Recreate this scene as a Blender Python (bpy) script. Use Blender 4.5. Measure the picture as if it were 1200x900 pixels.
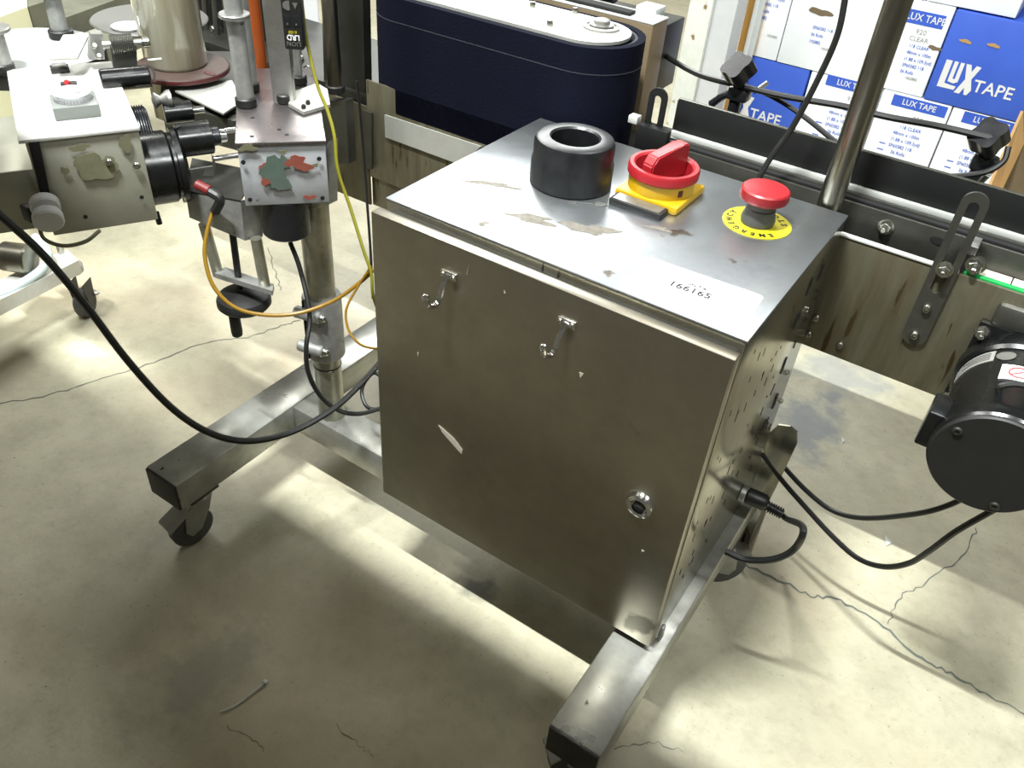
import bpy, bmesh, math, random
from mathutils import Vector, Matrix
for o in list(bpy.data.objects): bpy.data.objects.remove(o)
S = bpy.context.scene
COL = S.collection
# ---------------------------------------------------------------- camera
cd = bpy.data.cameras.new('camera'); cam = bpy.data.objects.new('camera', cd); COL.objects.link(cam)
cd.sensor_width = 36.0; cd.lens = 28.933; cd.clip_start = 0.02
Rv, Uv, Fv = (0.82761, 0.55708, 0.06872), (-0.39535, 0.49162, 0.77589), (-0.39845, 0.66930, -0.62711)
cam.matrix_world = Matrix(((Rv[0], Uv[0], -Fv[0], 0.65801), (Rv[1], Uv[1], -Fv[1], -0.71380), (Rv[2], Uv[2], -Fv[2], 1.22164), (0, 0, 0, 1)))
S.camera = cam
# ---------------------------------------------------------------- world, lights, exposure
W = bpy.data.worlds.new('world'); S.world = W; W.use_nodes = True
W.node_tree.nodes['Background'].inputs[0].default_value = (0.86, 0.83, 0.72, 1)
W.node_tree.nodes['Background'].inputs[1].default_value = 0.15
S.view_settings.view_transform = 'Standard'; S.view_settings.look = 'None'
S.view_settings.gamma = 1; S.view_settings.use_curve_mapping = False
S.view_settings.exposure = 0.0
def area(name, loc, target, sx, sy, power, col=(1, 1, 1)):
    l = bpy.data.lights.new(name, 'AREA'); l.shape = 'RECTANGLE'; l.size = sx; l.size_y = sy; l.energy = power; l.color = col
    o = bpy.data.objects.new(name, l); COL.objects.link(o); o.location = loc
    d = Vector(target) - Vector(loc); o.rotation_euler = d.to_track_quat('-Z', 'Y').to_euler()
    return o
area('overhead_light', (0.0, -0.70, 3.0), (0.0, -0.70, 0), 0.50, 0.025, 190, (0.96, 1.0, 0.99))
area('overhead_light', (1.75, -0.70, 3.0), (1.75, -0.70, 0), 0.70, 0.06, 58, (0.96, 1.0, 0.97))
area('overhead_light', (-1.7, -0.70, 3.0), (-1.7, -0.70, 0), 0.90, 0.04, 85, (1.0, 1.0, 0.95))  # added fill that brightens the floor at the back left
area('glare_light', (-2.5, 3.9, 3.3), (0.1, 0.1, 0.8), 2.2, 1.5, 170, (0.97, 1.0, 0.98))  # unseen panel light added for the glare on the cabinet top
area('ceiling_tube', (-2.2, 1.6, 3.1), (-1.4, 0.8, 0), 2.0, 0.3, 62, (1.0, 1.0, 0.95))
area('carton_fill', (0.65, 1.45, 2.9), (0.6, 2.0, 0.5), 1.4, 0.3, 34, (0.98, 1.0, 1.0))  # unseen fill added to brighten the stacked cartons
# ---------------------------------------------------------------- materials
def lin(c):
    c /= 255.0
    return c / 12.92 if c <= 0.04045 else ((c + 0.055) / 1.055) ** 2.4
def rgb(r, g, b): return (lin(r), lin(g), lin(b), 1)
def mat(name, col, rough=0.5, metal=0.0, col2=None, scale=20, amount=0.5, bump=0.0, rvar=0.0, stretch=(1, 1, 1), spots=None, spot_scale=14, spot_th=0.66, coat=0.0, alpha=1, trans=0, bscale=None, spec=0.5):
    m = bpy.data.materials.new(name); m.use_nodes = True
    nt = m.node_tree; N = nt.nodes; L = nt.links; b = N['Principled BSDF']
    b.inputs['Base Color'].default_value = col; b.inputs['Roughness'].default_value = rough; b.inputs['Metallic'].default_value = metal
    b.inputs['Coat Weight'].default_value = coat; b.inputs['Specular IOR Level'].default_value = spec; b.inputs['Alpha'].default_value = alpha; b.inputs['Transmission Weight'].default_value = trans
    tc = N.new('ShaderNodeTexCoord'); mp = N.new('ShaderNodeMapping'); mp.inputs['Scale'].default_value = stretch
    L.new(tc.outputs['Object'], mp.inputs['Vector'])
    cs = None
    if col2:
        n = N.new('ShaderNodeTexNoise'); n.inputs['Scale'].default_value = scale; n.inputs['Detail'].default_value = 6; n.inputs['Roughness'].default_value = 0.65
        L.new(mp.outputs[0], n.inputs['Vector'])
        r = N.new('ShaderNodeValToRGB'); r.color_ramp.elements[0].position = 0.5 - 0.25 * (1 - amount) - 0.1; r.color_ramp.elements[1].position = 0.72
        r.color_ramp.elements[0].color = col; r.color_ramp.elements[1].color = col2
        L.new(n.outputs[0], r.inputs[0]); cs = r.outputs[0]
        if rvar:
            q = N.new('ShaderNodeMapRange'); q.inputs['To Min'].default_value = max(0.02, rough - rvar); q.inputs['To Max'].default_value = rough + rvar
            q.inputs['From Min'].default_value = 0.3; q.inputs['From Max'].default_value = 0.7
            L.new(n.outputs[0], q.inputs[0]); L.new(q.outputs[0], b.inputs['Roughness'])
    if spots:
        n2 = N.new('ShaderNodeTexNoise'); n2.inputs['Scale'].default_value = spot_scale; n2.inputs['Detail'].default_value = 5
        L.new(mp.outputs[0], n2.inputs['Vector'])
        r2 = N.new('ShaderNodeValToRGB'); r2.color_ramp.elements[0].position = spot_th; r2.color_ramp.elements[1].position = spot_th + 0.035
        r2.color_ramp.elements[0].color = (0, 0, 0, 1); r2.color_ramp.elements[1].color = (1, 1, 1, 1)
        L.new(n2.outputs[0], r2.inputs[0])
        mx = N.new('ShaderNodeMix'); mx.data_type = 'RGBA'
        L.new(r2.outputs[0], mx.inputs[0]); mx.inputs[6].default_value = col; mx.inputs[7].default_value = spots
        if cs: L.new(cs, mx.inputs[6])
        cs = mx.outputs[2]
    if cs: L.new(cs, b.inputs['Base Color'])
    if bump:
        n3 = N.new('ShaderNodeTexNoise'); n3.inputs['Scale'].default_value = bscale or scale * 3; n3.inputs['Detail'].default_value = 4
        L.new(mp.outputs[0], n3.inputs['Vector'])
        bp = N.new('ShaderNodeBump'); bp.inputs['Strength'].default_value = bump; bp.inputs['Distance'].default_value = 0.002
        L.new(n3.outputs[0], bp.inputs['Height']); L.new(bp.outputs[0], b.inputs['Normal'])
    return m
M = {}
M['door'] = mat('door_steel', rgb(184, 180, 166), 0.33, 1.0, rgb(146, 138, 122), 5, 0.5, 0.02, 0.06, spots=rgb(92, 88, 74), spot_scale=7, spot_th=0.67)
M['top'] = mat('top_steel', rgb(198, 202, 204), 0.34, 0.94, rgb(138, 142, 146), 7, 0.7, 0.05, 0.10, spots=rgb(120, 112, 102), spot_scale=16, spot_th=0.655)
M['side'] = mat('side_steel', rgb(186, 184, 170), 0.17, 0.9, rgb(140, 136, 118), 7, 0.4, 0.03, 0.05, stretch=(1, 1, 0.12), spots=rgb(30, 26, 18), spot_scale=60, spot_th=0.66)
M['tube'] = mat('leg_steel', rgb(186, 186, 180), 0.32, 0.6, rgb(140, 140, 132), 16, 0.4, 0.05, 0.08, spots=rgb(46, 42, 34), spot_scale=45, spot_th=0.71)
M['column'] = mat('column_steel', rgb(190, 190, 176), 0.33, 0.8, rgb(140, 138, 122), 26, 0.4, 0.03, spots=rgb(96, 86, 60), spot_scale=50, spot_th=0.68)
M['cap'] = mat('black_plastic', rgb(20, 20, 19), 0.5, 0, rgb(28, 28, 27), 30)
M['black'] = mat('gloss_black', rgb(20, 21, 23), 0.28, 0, rgb(30, 31, 34), 14, 0.5, 0, 0.08)
M['blackpaint'] = mat('black_enamel', rgb(11, 12, 13), 0.26, 0.0, rgb(18, 19, 19), 20, 0.4, 0.05, 0.08)
M['roll'] = mat('ring_black', rgb(15, 16, 17), 0.34, 0.0, rgb(30, 31, 33), 30, 0.5, 0.06, 0.08)
M['rubber'] = mat('cable_rubber', rgb(22, 23, 22), 0.45, 0)
M['chrome'] = mat('chrome', rgb(225, 225, 225), 0.08, 1.0)
M['bolt'] = mat('bolt_steel', rgb(188, 188, 180), 0.25, 1.0)
M['alu'] = mat('aluminium', rgb(178, 178, 174), 0.42, 0.9, rgb(150, 150, 146), 40, 0.5, 0.03)
M['alupost'] = mat('post_aluminium', rgb(170, 170, 167), 0.5, 0.6, rgb(140, 140, 138), 60, 0.5, 0.05, spots=rgb(80, 78, 74), spot_scale=120, spot_th=0.7)
M['dark'] = mat('dark_steel', rgb(70, 70, 66), 0.42, 0.7, rgb(50, 50, 46), 18, 0.5, 0.05)
M['beam'] = mat('stained_beam', rgb(118, 116, 98), 0.45, 0.6, rgb(84, 76, 56), 34, 0.5, 0.04, 0.1, stretch=(1, 1, 0.12), spots=rgb(66, 54, 34), spot_scale=70, spot_th=0.62)
M['edge'] = mat('edge_steel', rgb(206, 208, 202), 0.35, 0.35)
M['rail'] = mat('rail_steel', rgb(104, 104, 98), 0.4, 0.8, rgb(80, 80, 74), 14)
M['guard'] = mat('guard_black', rgb(13, 14, 14), 0.62, 0, rgb(20, 21, 20), 20, spec=0.25)
M['navy'] = mat('navy_belt', rgb(8, 9, 22), 0.92, 0, rgb(10, 12, 27), 9, 0.4, 0.5, bscale=300, spec=0.1)
M['foam'] = mat('belt_edge_foam', rgb(62, 64, 72), 0.9, 0, rgb(30, 32, 38), 60)
M['plate'] = mat('pale_plate', rgb(205, 206, 200), 0.4, 0.6, rgb(180, 180, 172), 10)
M['pole'] = mat('pole_steel', rgb(150, 148, 138), 0.28, 1.0, rgb(116, 112, 98), 12, stretch=(1, 1, 0.2))
M['red'] = mat('red_plastic', rgb(146, 26, 34), 0.38, 0, rgb(132, 22, 28), 20)
M['yellow'] = mat('yellow_plastic', rgb(184, 148, 14), 0.4, 0, rgb(170, 134, 10), 20)
M['yellowdisc'] = mat('yellow_disc', rgb(180, 170, 22), 0.5)
M['ink'] = mat('black_ink', rgb(24, 24, 24), 0.6)
M['greyink'] = mat('faded_ink', rgb(84, 80, 80), 0.7)
M['blueink'] = mat('blue_print', rgb(56, 92, 190), 0.6)
M['redink'] = mat('red_print', rgb(196, 60, 60), 0.6)
M['paper'] = mat('white_label', rgb(206, 206, 206), 0.5)
M['greyplastic'] = mat('grey_boot', rgb(64, 66, 70), 0.5)
M['green'] = mat('green_strip', rgb(10, 150, 70), 0.45, 0, rgb(8, 130, 60), 60)
M['pink'] = mat('pale_chain', rgb(200, 190, 180), 0.5)
M['yellowcable'] = mat('yellow_cable', rgb(112, 108, 22), 0.42)
M['amber'] = mat('amber_cable', rgb(126, 94, 16), 0.42)
M['head'] = mat('head_steel', rgb(222, 222, 218), 0.34, 0.35, rgb(200, 200, 194), 30, 0.3, 0.02, spots=rgb(110, 108, 100), spot_scale=40, spot_th=0.75)
M['headside'] = mat('head_side_steel', rgb(180, 180, 166), 0.4, 0.55, rgb(160, 158, 142), 12, 0.4, 0.02)
M['glue'] = mat('old_glue', rgb(92, 90, 68), 0.75, 0, rgb(110, 108, 84), 60)
M['primer'] = mat('grey_green_primer', rgb(84, 98, 88), 0.7, 0, rgb(70, 84, 74), 60)
M['redoxide'] = mat('red_oxide_paint', rgb(136, 76, 62), 0.7, 0, rgb(116, 50, 38), 40)
M['chipped'] = mat('silver_paint', rgb(186, 188, 192), 0.5, 0.3, rgb(160, 162, 164), 30, 0.4, 0.05, spots=rgb(92, 84, 62), spot_scale=30, spot_th=0.72)
M['deck'] = mat('deck_steel', rgb(158, 152, 152), 0.3, 0.9, rgb(110, 104, 104), 14, 0.5, 0.04, 0.1)
M['knob'] = mat('pale_grey_knob', rgb(206, 206, 206), 0.45)
M['dial'] = mat('clear_dial', rgb(232, 236, 238), 0.12, 0, trans=0.55)
M['dialbase'] = mat('dial_base', rgb(112, 116, 112), 0.4)
M['orange'] = mat('orange_paint', rgb(138, 62, 6), 0.5, 0, rgb(120, 52, 4), 12)
M['rosewood'] = mat('red_brown_disc', rgb(76, 64, 58), 0.6, 0, rgb(62, 48, 44), 14, spec=0.3)
M['discrim'] = mat('red_rim', rgb(66, 20, 20), 0.5)
M['film'] = mat('film_roll', rgb(190, 188, 172), 0.16, 0.05, rgb(140, 134, 108), 7, 0.5, 0, 0.05, stretch=(5, 5, 0.25), coat=0.8)
M['reel'] = mat('grey_reel_disc', rgb(98, 98, 94), 0.5, 0.2)
M['white'] = mat('white_enamel', rgb(196, 200, 198), 0.45)
M['cartonwhite'] = mat('white_carton', rgb(232, 236, 240), 0.7, 0, rgb(222, 226, 230), 8)
M['cartonblue'] = mat('blue_carton', rgb(44, 78, 176), 0.6, 0, rgb(54, 92, 192), 5)
M['brown'] = mat('brown_card', rgb(176, 140, 90), 0.8, 0, rgb(150, 118, 74), 14)
M['housing'] = mat('brown_housing', rgb(128, 112, 88), 0.5, 0.3, rgb(106, 92, 70), 8)
M['wood'] = mat('pine_strip', rgb(206, 158, 84), 0.6, 0, rgb(186, 136, 66), 12, stretch=(6, 6, 0.5))
M['peel'] = mat('peeling_paint', rgb(226, 228, 222), 0.6, 0, rgb(200, 204, 198), 14, 0.4, 0.2, spots=rgb(132, 112, 78), spot_scale=20, spot_th=0.62)
M['painted'] = mat('pale_door_paint', rgb(206, 208, 210), 0.5, 0, rgb(190, 192, 196), 6)
M['hose'] = mat('pale_blue_hose', rgb(186, 200, 200), 0.35)
M['cream'] = mat('cream_paint', rgb(214, 212, 176), 0.5)
M['greybeam'] = mat('grey_beam', rgb(122, 122, 106), 0.55, 0.3, rgb(96, 96, 82), 12)
M['wheel'] = mat('wheel_grey', rgb(70, 70, 70), 0.5)
M['hole'] = mat('hole_black', rgb(8, 8, 8), 0.8)
M['scuff'] = mat('pale_scuff', rgb(160, 154, 140), 0.7)
M['residue'] = mat('grey_residue', rgb(120, 115, 106), 0.8, 0, rgb(82, 78, 70), 90, 0.3)
M['turn'] = mat('turntable_paint', rgb(146, 150, 148), 0.5)
M['stampink'] = mat('pale_stamp_ink', rgb(150, 146, 146), 0.7)
M['darkred'] = mat('dark_red', rgb(96, 22, 22), 0.5)
M['crack'] = mat('crack_dark', rgb(104, 108, 100), 0.9)
# floor: concrete with mottling and a few real stains
def floor_mat():
    m = bpy.data.materials.new('sealed_concrete'); m.use_nodes = True; nt = m.node_tree; N = nt.nodes; L = nt.links; b = N['Principled BSDF']
    tc = N.new('ShaderNodeTexCoord')
    def noise(sc, det=6, ro=0.6):
        n = N.new('ShaderNodeTexNoise'); n.inputs['Scale'].default_value = sc; n.inputs['Detail'].default_value = det; n.inputs['Roughness'].default_value = ro
        L.new(tc.outputs['Object'], n.inputs['Vector']); return n.outputs[0]
    def ramp(s, a, b_, ca, cb):
        r = N.new('ShaderNodeValToRGB'); r.color_ramp.elements[0].position = a; r.color_ramp.elements[1].position = b_
        r.color_ramp.elements[0].color = ca; r.color_ramp.elements[1].color = cb; L.new(s, r.inputs[0]); return r.outputs[0]
    def mix(f, a, c):
        x = N.new('ShaderNodeMix'); x.data_type = 'RGBA'
        if isinstance(f, float): x.inputs[0].default_value = f
        else: L.new(f, x.inputs[0])
        L.new(a, x.inputs[6])
        if isinstance(c, tuple): x.inputs[7].default_value = c
        else: L.new(c, x.inputs[7])
        return x.outputs[2]
    K, Wt = (0, 0, 0, 1), (1, 1, 1, 1)
    c = ramp(noise(3.2, 8, 0.7), 0.30, 0.70, rgb(158, 153, 130), rgb(196, 192, 168))
    c = mix(ramp(noise(14, 9, 0.75), 0.48, 0.80, K, (0.6, 0.6, 0.6, 1)), c, rgb(134, 128, 110))
    c = mix(ramp(noise(60, 4, 0.6), 0.56, 0.74, K, (0.32, 0.32, 0.32, 1)), c, rgb(136, 130, 108))
    c = mix(ramp(noise(1.7, 3, 0.5), 0.48, 0.70, K, (0.5, 0.5, 0.5, 1)), c, rgb(178, 158, 132))
    c = mix(ramp(noise(150, 2, 0.5), 0.70, 0.76, K, (0.7, 0.7, 0.7, 1)), c, rgb(96, 90, 70))
    def stain(x, y, r, col, k, c):
        mp = N.new('ShaderNodeMapping'); mp.inputs['Location'].default_value = (-x / r[0], -y / r[1], 0); mp.inputs['Scale'].default_value = (1 / r[0], 1 / r[1], 0.001)
        L.new(tc.outputs['Object'], mp.inputs['Vector'])
        ln = N.new('ShaderNodeVectorMath'); ln.operation = 'LENGTH'; L.new(mp.outputs[0], ln.inputs[0])
        ad = N.new('ShaderNodeMath'); ad.operation = 'ADD'; L.new(ln.outputs['Value'], ad.inputs[0])
        n = noise(16, 5, 0.6); sc = N.new('ShaderNodeMath'); sc.operation = 'MULTIPLY_ADD'; sc.inputs[1].default_value = 2.6; sc.inputs[2].default_value = -1.3
        L.new(n, sc.inputs[0]); L.new(sc.outputs[0], ad.inputs[1])
        f = ramp(ad.outputs[0], 0.35, 1.0, (k, k, k, 1), K)
        return mix(f, c, col)
    p = (0.5023,0.8886,0.0000); c = stain(p[0], p[1], (0.10, 0.16), rgb(120, 126, 132), 0.75, c)
    p = (0.5090,1.1379,0.0000); c = stain(p[0], p[1], (0.14, 0.12), rgb(132, 136, 138), 0.6, c)
    p = (0.1617,0.0638,0.0000); c = stain(p[0], p[1], (0.05, 0.03), rgb(100, 100, 92), 0.8, c)
    p = (-0.0911,-0.3339,0.0000); c = stain(p[0], p[1], (0.08, 0.12), rgb(140, 138, 124), 0.6, c)
    L.new(c, b.inputs['Base Color'])
    q = N.new('ShaderNodeMapRange'); q.inputs['To Min'].default_value = 0.38; q.inputs['To Max'].default_value = 0.62; L.new(noise(9), q.inputs[0]); L.new(q.outputs[0], b.inputs['Roughness'])
    bp = N.new('ShaderNodeBump'); bp.inputs['Strength'].default_value = 0.15; bp.inputs['Distance'].default_value = 0.002; L.new(noise(120, 4), bp.inputs['Height']); L.new(bp.outputs[0], b.inputs['Normal'])
    return m
M['floor'] = floor_mat()
# ---------------------------------------------------------------- helpers
WORLD = {}
def thing(name, label, cat, loc=(0, 0, 0), rz=0.0, group=None):
    o = bpy.data.objects.new(name, None); COL.objects.link(o); o.empty_display_size = 0.05
    o.location = loc; o.rotation_euler = (0, 0, rz); o['label'] = label; o['category'] = cat
    if group: o['group'] = group
    WORLD[o.name] = Matrix.Translation(Vector(loc)) @ Matrix.Rotation(rz, 4, 'Z')
    return o
def obj(name, bm, m, parent=None, smooth=True, label=None, origin=None):
    """bm is in world coordinates; the object's origin sits at its own centre (or its parent's)"""
    me = bpy.data.meshes.new(name)
    if origin is None and bm.verts:
        xs = [v.co for v in bm.verts]
        origin = Vector(((min(c.x for c in xs) + max(c.x for c in xs)) / 2, (min(c.y for c in xs) + max(c.y for c in xs)) / 2, min(c.z for c in xs)))
    wm = Matrix.Translation(Vector(origin))
    bm.transform(wm.inverted())
    bmesh.ops.recalc_face_normals(bm, faces=bm.faces)
    if smooth:
        for f in bm.faces: f.smooth = True
        for e in bm.edges:
            if len(e.link_faces) == 2 and e.calc_face_angle(0) > 0.6: e.smooth = False
    bm.to_mesh(me); bm.free()
    me.materials.append(m)
    o = bpy.data.objects.new(name, me); COL.objects.link(o)
    WORLD[o.name] = wm
    if parent:
        o.parent = parent; lm = WORLD[parent.name].inverted() @ wm
        o.location = lm.to_translation(); o.rotation_euler = lm.to_euler()
    else: o.location = wm.to_translation()
    if label: o['label'] = label
    return o
def tag(o, label, cat, group=None):
    o['label'] = label; o['category'] = cat
    if group: o['group'] = group
    return o
def struct(o): o['kind'] = 'structure'; return o
def B(): return bmesh.new()
I4 = Matrix.Identity(4)
def box(bm, c, s, bev=0.0, m=I4, seg=2):
    r = bmesh.ops.create_cube(bm, size=1); vs = r['verts']
    for v in vs: v.co = Vector((v.co.x * s[0], v.co.y * s[1], v.co.z * s[2]))
    if bev:
        es = list({e for v in vs for e in v.link_edges})
        bb = bmesh.ops.bevel(bm, geom=es, offset=bev, segments=seg, affect='EDGES', profile=0.5)
        vs = list({v for f in bb['faces'] for v in f.verts} | {v for v in vs if v.is_valid})
    for v in vs: v.co = m @ (v.co + Vector(c))
    return bm
def bx(x0, x1, y0, y1, z0, z1, bev=0.0, m=I4, bm=None):
    return box(bm or B(), ((x0 + x1) / 2, (y0 + y1) / 2, (z0 + z1) / 2), (x1 - x0, y1 - y0, z1 - z0), bev, m)
def lathe(prof, p=(0, 0, 0), axis=(0, 0, 1), seg=40, bm=None, caps=True, sy=1.0):
    """prof: (radius, height) pairs along axis from p"""
    bm = bm or B(); a = Vector(axis).normalized(); t = Vector((1, 0, 0)) if abs(a.x) < 0.9 else Vector((0, 1, 0))
    u = a.cross(t).normalized(); w = a.cross(u); p = Vector(p); rings = []
    for r, h in prof:
        if r < 1e-6: rings.append([bm.verts.new(p + a * h)])
        else: rings.append([bm.verts.new(p + a * h + u * (r * math.cos(2 * math.pi * k / seg)) + w * (sy * r * math.sin(2 * math.pi * k / seg))) for k in range(seg)])
    for A, C in zip(rings, rings[1:]):
        for k in range(seg):
            k2 = (k + 1) % seg
            if len(A) == 1 and len(C) == 1: continue
            if len(A) == 1: bm.faces.new((A[0], C[k], C[k2]))
            elif len(C) == 1: bm.faces.new((A[k], C[0], A[k2]))
            else: bm.faces.new((A[k], C[k], C[k2], A[k2]))
    if caps:
        for R in (rings[0], rings[-1]):
            if len(R) > 1: bm.faces.new(R)
    return bm
def cyl(p0, p1, r, seg=24, bev=0.0, bm=None, r1=None):
    d = Vector(p1) - Vector(p0); L = d.length; r1 = r if r1 is None else r1
    b = min(bev, L * 0.4)
    pr = [(r - b, 0), (r, b), (r1, L - b), (r1 - b, L)] if b else [(r, 0), (r1, L)]
    return lathe(pr, p0, d, seg, bm)
def smooth_path(pts, n=8):
    P = [Vector(p) for p in pts]; out = []
    P = [P[0] * 2 - P[1]] + P + [P[-1] * 2 - P[-2]]
    for i in range(1, len(P) - 2):
        for k in range(n):
            t = k / n; a, b, c, d = P[i - 1:i + 3]
            out.append(0.5 * ((2 * b) + (c - a) * t + (2 * a - 5 * b + 4 * c - d) * t * t + (3 * b - a - 3 * c + d) * t ** 3))
    out.append(P[-2]); return out
def tube(pts, r, seg=8, n=8, bm=None, smooth=True):
    bm = bm or B(); P = smooth_path(pts, n) if smooth else [Vector(p) for p in pts]
    up = Vector((0, 0, 1)); prev = None; rings = []
    for i, p in enumerate(P):
        d = (P[min(i + 1, len(P) - 1)] - P[max(i - 1, 0)]).normalized()
        u = (prev - d * prev.dot(d)) if prev is not None else d.cross(up if abs(d.z) < 0.95 else Vector((1, 0, 0)))
        u.normalize(); prev = u; w = d.cross(u)
        rr_ = r(i / (len(P) - 1)) if callable(r) else r
        rings.append([bm.verts.new(p + (u * math.cos(2 * math.pi * k / seg) + w * math.sin(2 * math.pi * k / seg)) * rr_) for k in range(seg)])
    for A, C in zip(rings, rings[1:]):
        for k in range(seg): bm.faces.new((A[k], A[(k + 1) % seg], C[(k + 1) % seg], C[k]))
    bm.faces.new(rings[0]); bm.faces.new(rings[-1]); return bm
def prism(poly, depth, o=(0, 0, 0), ux=(1, 0, 0), uy=(0, 0, 1), bm=None, holes=None):
    """poly in 2D, spanned by ux, uy at o; extruded by depth along ux x uy"""
    bm = bm or B(); ux = Vector(ux); uy = Vector(uy); n = ux.cross(uy).normalized(); o = Vector(o)
    def ring(pl, d): return [bm.verts.new(o + ux * a + uy * b + n * d) for a, b in pl]
    A = ring(poly, 0); C = ring(poly, depth)
    k = len(poly)
    for i in range(k): bm.faces.new((A[i], A[(i + 1) % k], C[(i + 1) % k], C[i]))
    if not holes: bm.faces.new(A); bm.faces.new(C)
    else:
        h = holes; HA = ring(h, 0); HC = ring(h, depth); q = len(h)
        for i in range(q): bm.faces.new((HA[i], HA[(i + 1) % q], HC[(i + 1) % q], HC[i]))
        assert q == k
        for i in range(k):
            j = (i + 1) % k
            bm.faces.new((A[i], A[j], HA[j], HA[i])); bm.faces.new((C[i], C[j], HC[j], HC[i]))
    return bm
def slab(pts, d):
    """a plate of thickness along vector d from a list of 3D points"""
    bm = B(); d = Vector(d); A = [bm.verts.new(Vector(p)) for p in pts]; C = [bm.verts.new(Vector(p) + d) for p in pts]; k = len(A)
    bm.faces.new(A); bm.faces.new(C)
    for i in range(k): bm.faces.new((A[i], A[(i + 1) % k], C[(i + 1) % k], C[i]))
    return bm
def blob(c, rx, ry, seed, ux=(1, 0, 0), uy=(0, 1, 0), th=0.0006, k=22, rough=0.28, poly=None):
    rnd = random.Random(seed); ph = [rnd.uniform(0, 6.28) for _ in range(4)]
    pl = []
    for i in range(k):
        a = 2 * math.pi * i / k; q = 1 + rough * (math.sin(2 * a + ph[0]) * 0.5 + math.sin(3 * a + ph[1]) * 0.45 + math.sin(5 * a + ph[2]) * 0.35 + rnd.uniform(-.25, .25))
        pl.append((rx * q * math.cos(a), ry * q * math.sin(a)))
    return prism(pl, th, c, ux, uy)
def stadium(hw, L0, L1, n=10):
    """vertical slot outline, half-width hw, from L0 to L1"""
    return [(hw * math.cos(a), L1 + hw * math.sin(a)) for a in [math.pi * i / n for i in range(n + 1)]] + [(hw * math.cos(a), L0 + hw * math.sin(a)) for a in [math.pi + math.pi * i / n for i in range(n + 1)]]
def text(s, size, o, ux, uy, m, parent, name='lettering', align='LEFT', th=0.0004, bold=0.0, sx=1.0, label=None):
    c = bpy.data.curves.new('t', 'FONT'); c.body = s; c.size = size; c.extrude = th; c.align_x = align; c.align_y = 'CENTER'; c.resolution_u = 2; c.offset = bold
    t = bpy.data.objects.new('t', c); COL.objects.link(t)
    me = bpy.data.meshes.new_from_object(t.evaluated_get(bpy.context.evaluated_depsgraph_get()))
    bpy.data.objects.remove(t)
    bm = B(); bm.from_mesh(me); bpy.data.meshes.remove(me)
    ux = Vector(ux).normalized() * sx; uy = Vector(uy).normalized(); n = ux.cross(uy).normalized()
    for v in bm.verts: v.co = Vector(o) + ux * v.co.x + uy * v.co.y + n * (v.co.z)
    return obj(name, bm, m, parent, smooth=False, label=label)
def dup(o, name, parent, delta):
    c = o.copy(); COL.objects.link(c); c.name = name; c.parent = parent; c.location = o.location + Vector(delta); return c
def screw(p, n, r, parent, m=None, name='screw', h=None, hexa=False):
    n = Vector(n).normalized(); h = h or r * 0.9; p = Vector(p)
    if hexa:
        bm = lathe([(r, 0), (r, h * 0.9), (r * 0.9, h)], p, n, 6); lathe([(r * 0.5, h), (r * 0.5, h * 1.7), (r * .35, h * 1.8)], p, n, 12, bm)
        lathe([(r * 1.35, -0.0004), (r * 1.35, h * 0.2)], p, n, 20, bm)
    else: bm = lathe([(r, 0), (r, h * 0.5), (r * 0.75, h * 0.95), (r * 0.42, h), (r * 0.4, h * 0.5), (0, h * 0.5)], p, n, 16)
    return obj(name, bm, m or M['bolt'], parent)
class Fr:
    def __init__(s, ox, oy, yaw): a = math.radians(yaw); s.o = Vector((ox, oy, 0)); s.u = Vector((math.cos(a), math.sin(a), 0)); s.v = Vector((-math.sin(a), math.cos(a), 0)); s.yaw = a
    def p(s, a, b, z): return s.o + s.u * a + s.v * b + Vector((0, 0, z))
    @property
    def m(s): return Matrix.Translation(s.o) @ Matrix.Rotation(s.yaw, 4, 'Z')
# ================================================================ SETTING
fl = struct(obj('floor', bx(-6, 5, -3, 8, -0.05, 0.0), M['floor'], smooth=False, origin=(0, 0, 0)))
def crack(pts, w, seed, m='crack'):
    rnd = random.Random(seed); P = smooth_path(pts, 7); bm = B(); prev = None
    for i, p in enumerate(P):
        d = (P[min(i + 1, len(P) - 1)] - P[max(i - 1, 0)]); d = Vector((-d.y, d.x, 0)).normalized()
        ww = w * rnd.uniform(0.35, 1.0); q = Vector((p.x, p.y, 0)) + d * rnd.uniform(-0.004, 0.004)
        pr = [bm.verts.new(q + d * ww / 2 + Vector((0, 0, 0.0006))), bm.verts.new(q - d * ww / 2 + Vector((0, 0, 0.0006)))]
        if prev: bm.faces.new((prev[0], prev[1], pr[1], pr[0]))
        prev = pr
    return obj('crack', bm, M[m], fl)
crack([(-0.9654,-0.1880,0.0000), (-0.8923,-0.0783,0.0000), (-0.8572,0.0233,0.0000), (-0.8172,0.1291,0.0000), (-0.7882,0.2526,0.0000), (-0.7294,0.3328,0.0000), (-0.7007,0.4177,0.0000), (-0.6840,0.4657,0.0000)], 0.004, 1)
crack([(0.5311,0.4157,0.0000), (0.6229,0.4200,0.0000), (0.6634,0.4215,0.0000), (0.7133,0.4424,0.0000), (0.7937,0.4337,0.0000), (0.8666,0.4081,0.0000), (0.9234,0.4092,0.0000), (0.9799,0.4016,0.0000), (1.0458,0.4063,0.0000)], 0.006, 2)
crack([(0.7987,0.4441,0.0000), (0.8030,0.5214,0.0000), (0.8408,0.5988,0.0000), (0.8824,0.7132,0.0000), (0.8921,0.7983,0.0000)], 0.003, 3)
crack([(-1.0109,0.6669,0.0000), (-0.9034,0.5876,0.0000), (-0.8207,0.5332,0.0000)], 0.003, 4)
crack([(0.5070,-0.0559,0.0000), (0.5440,-0.0122,0.0000), (0.5936,0.0069,0.0000)], 0.002, 5)
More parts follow.
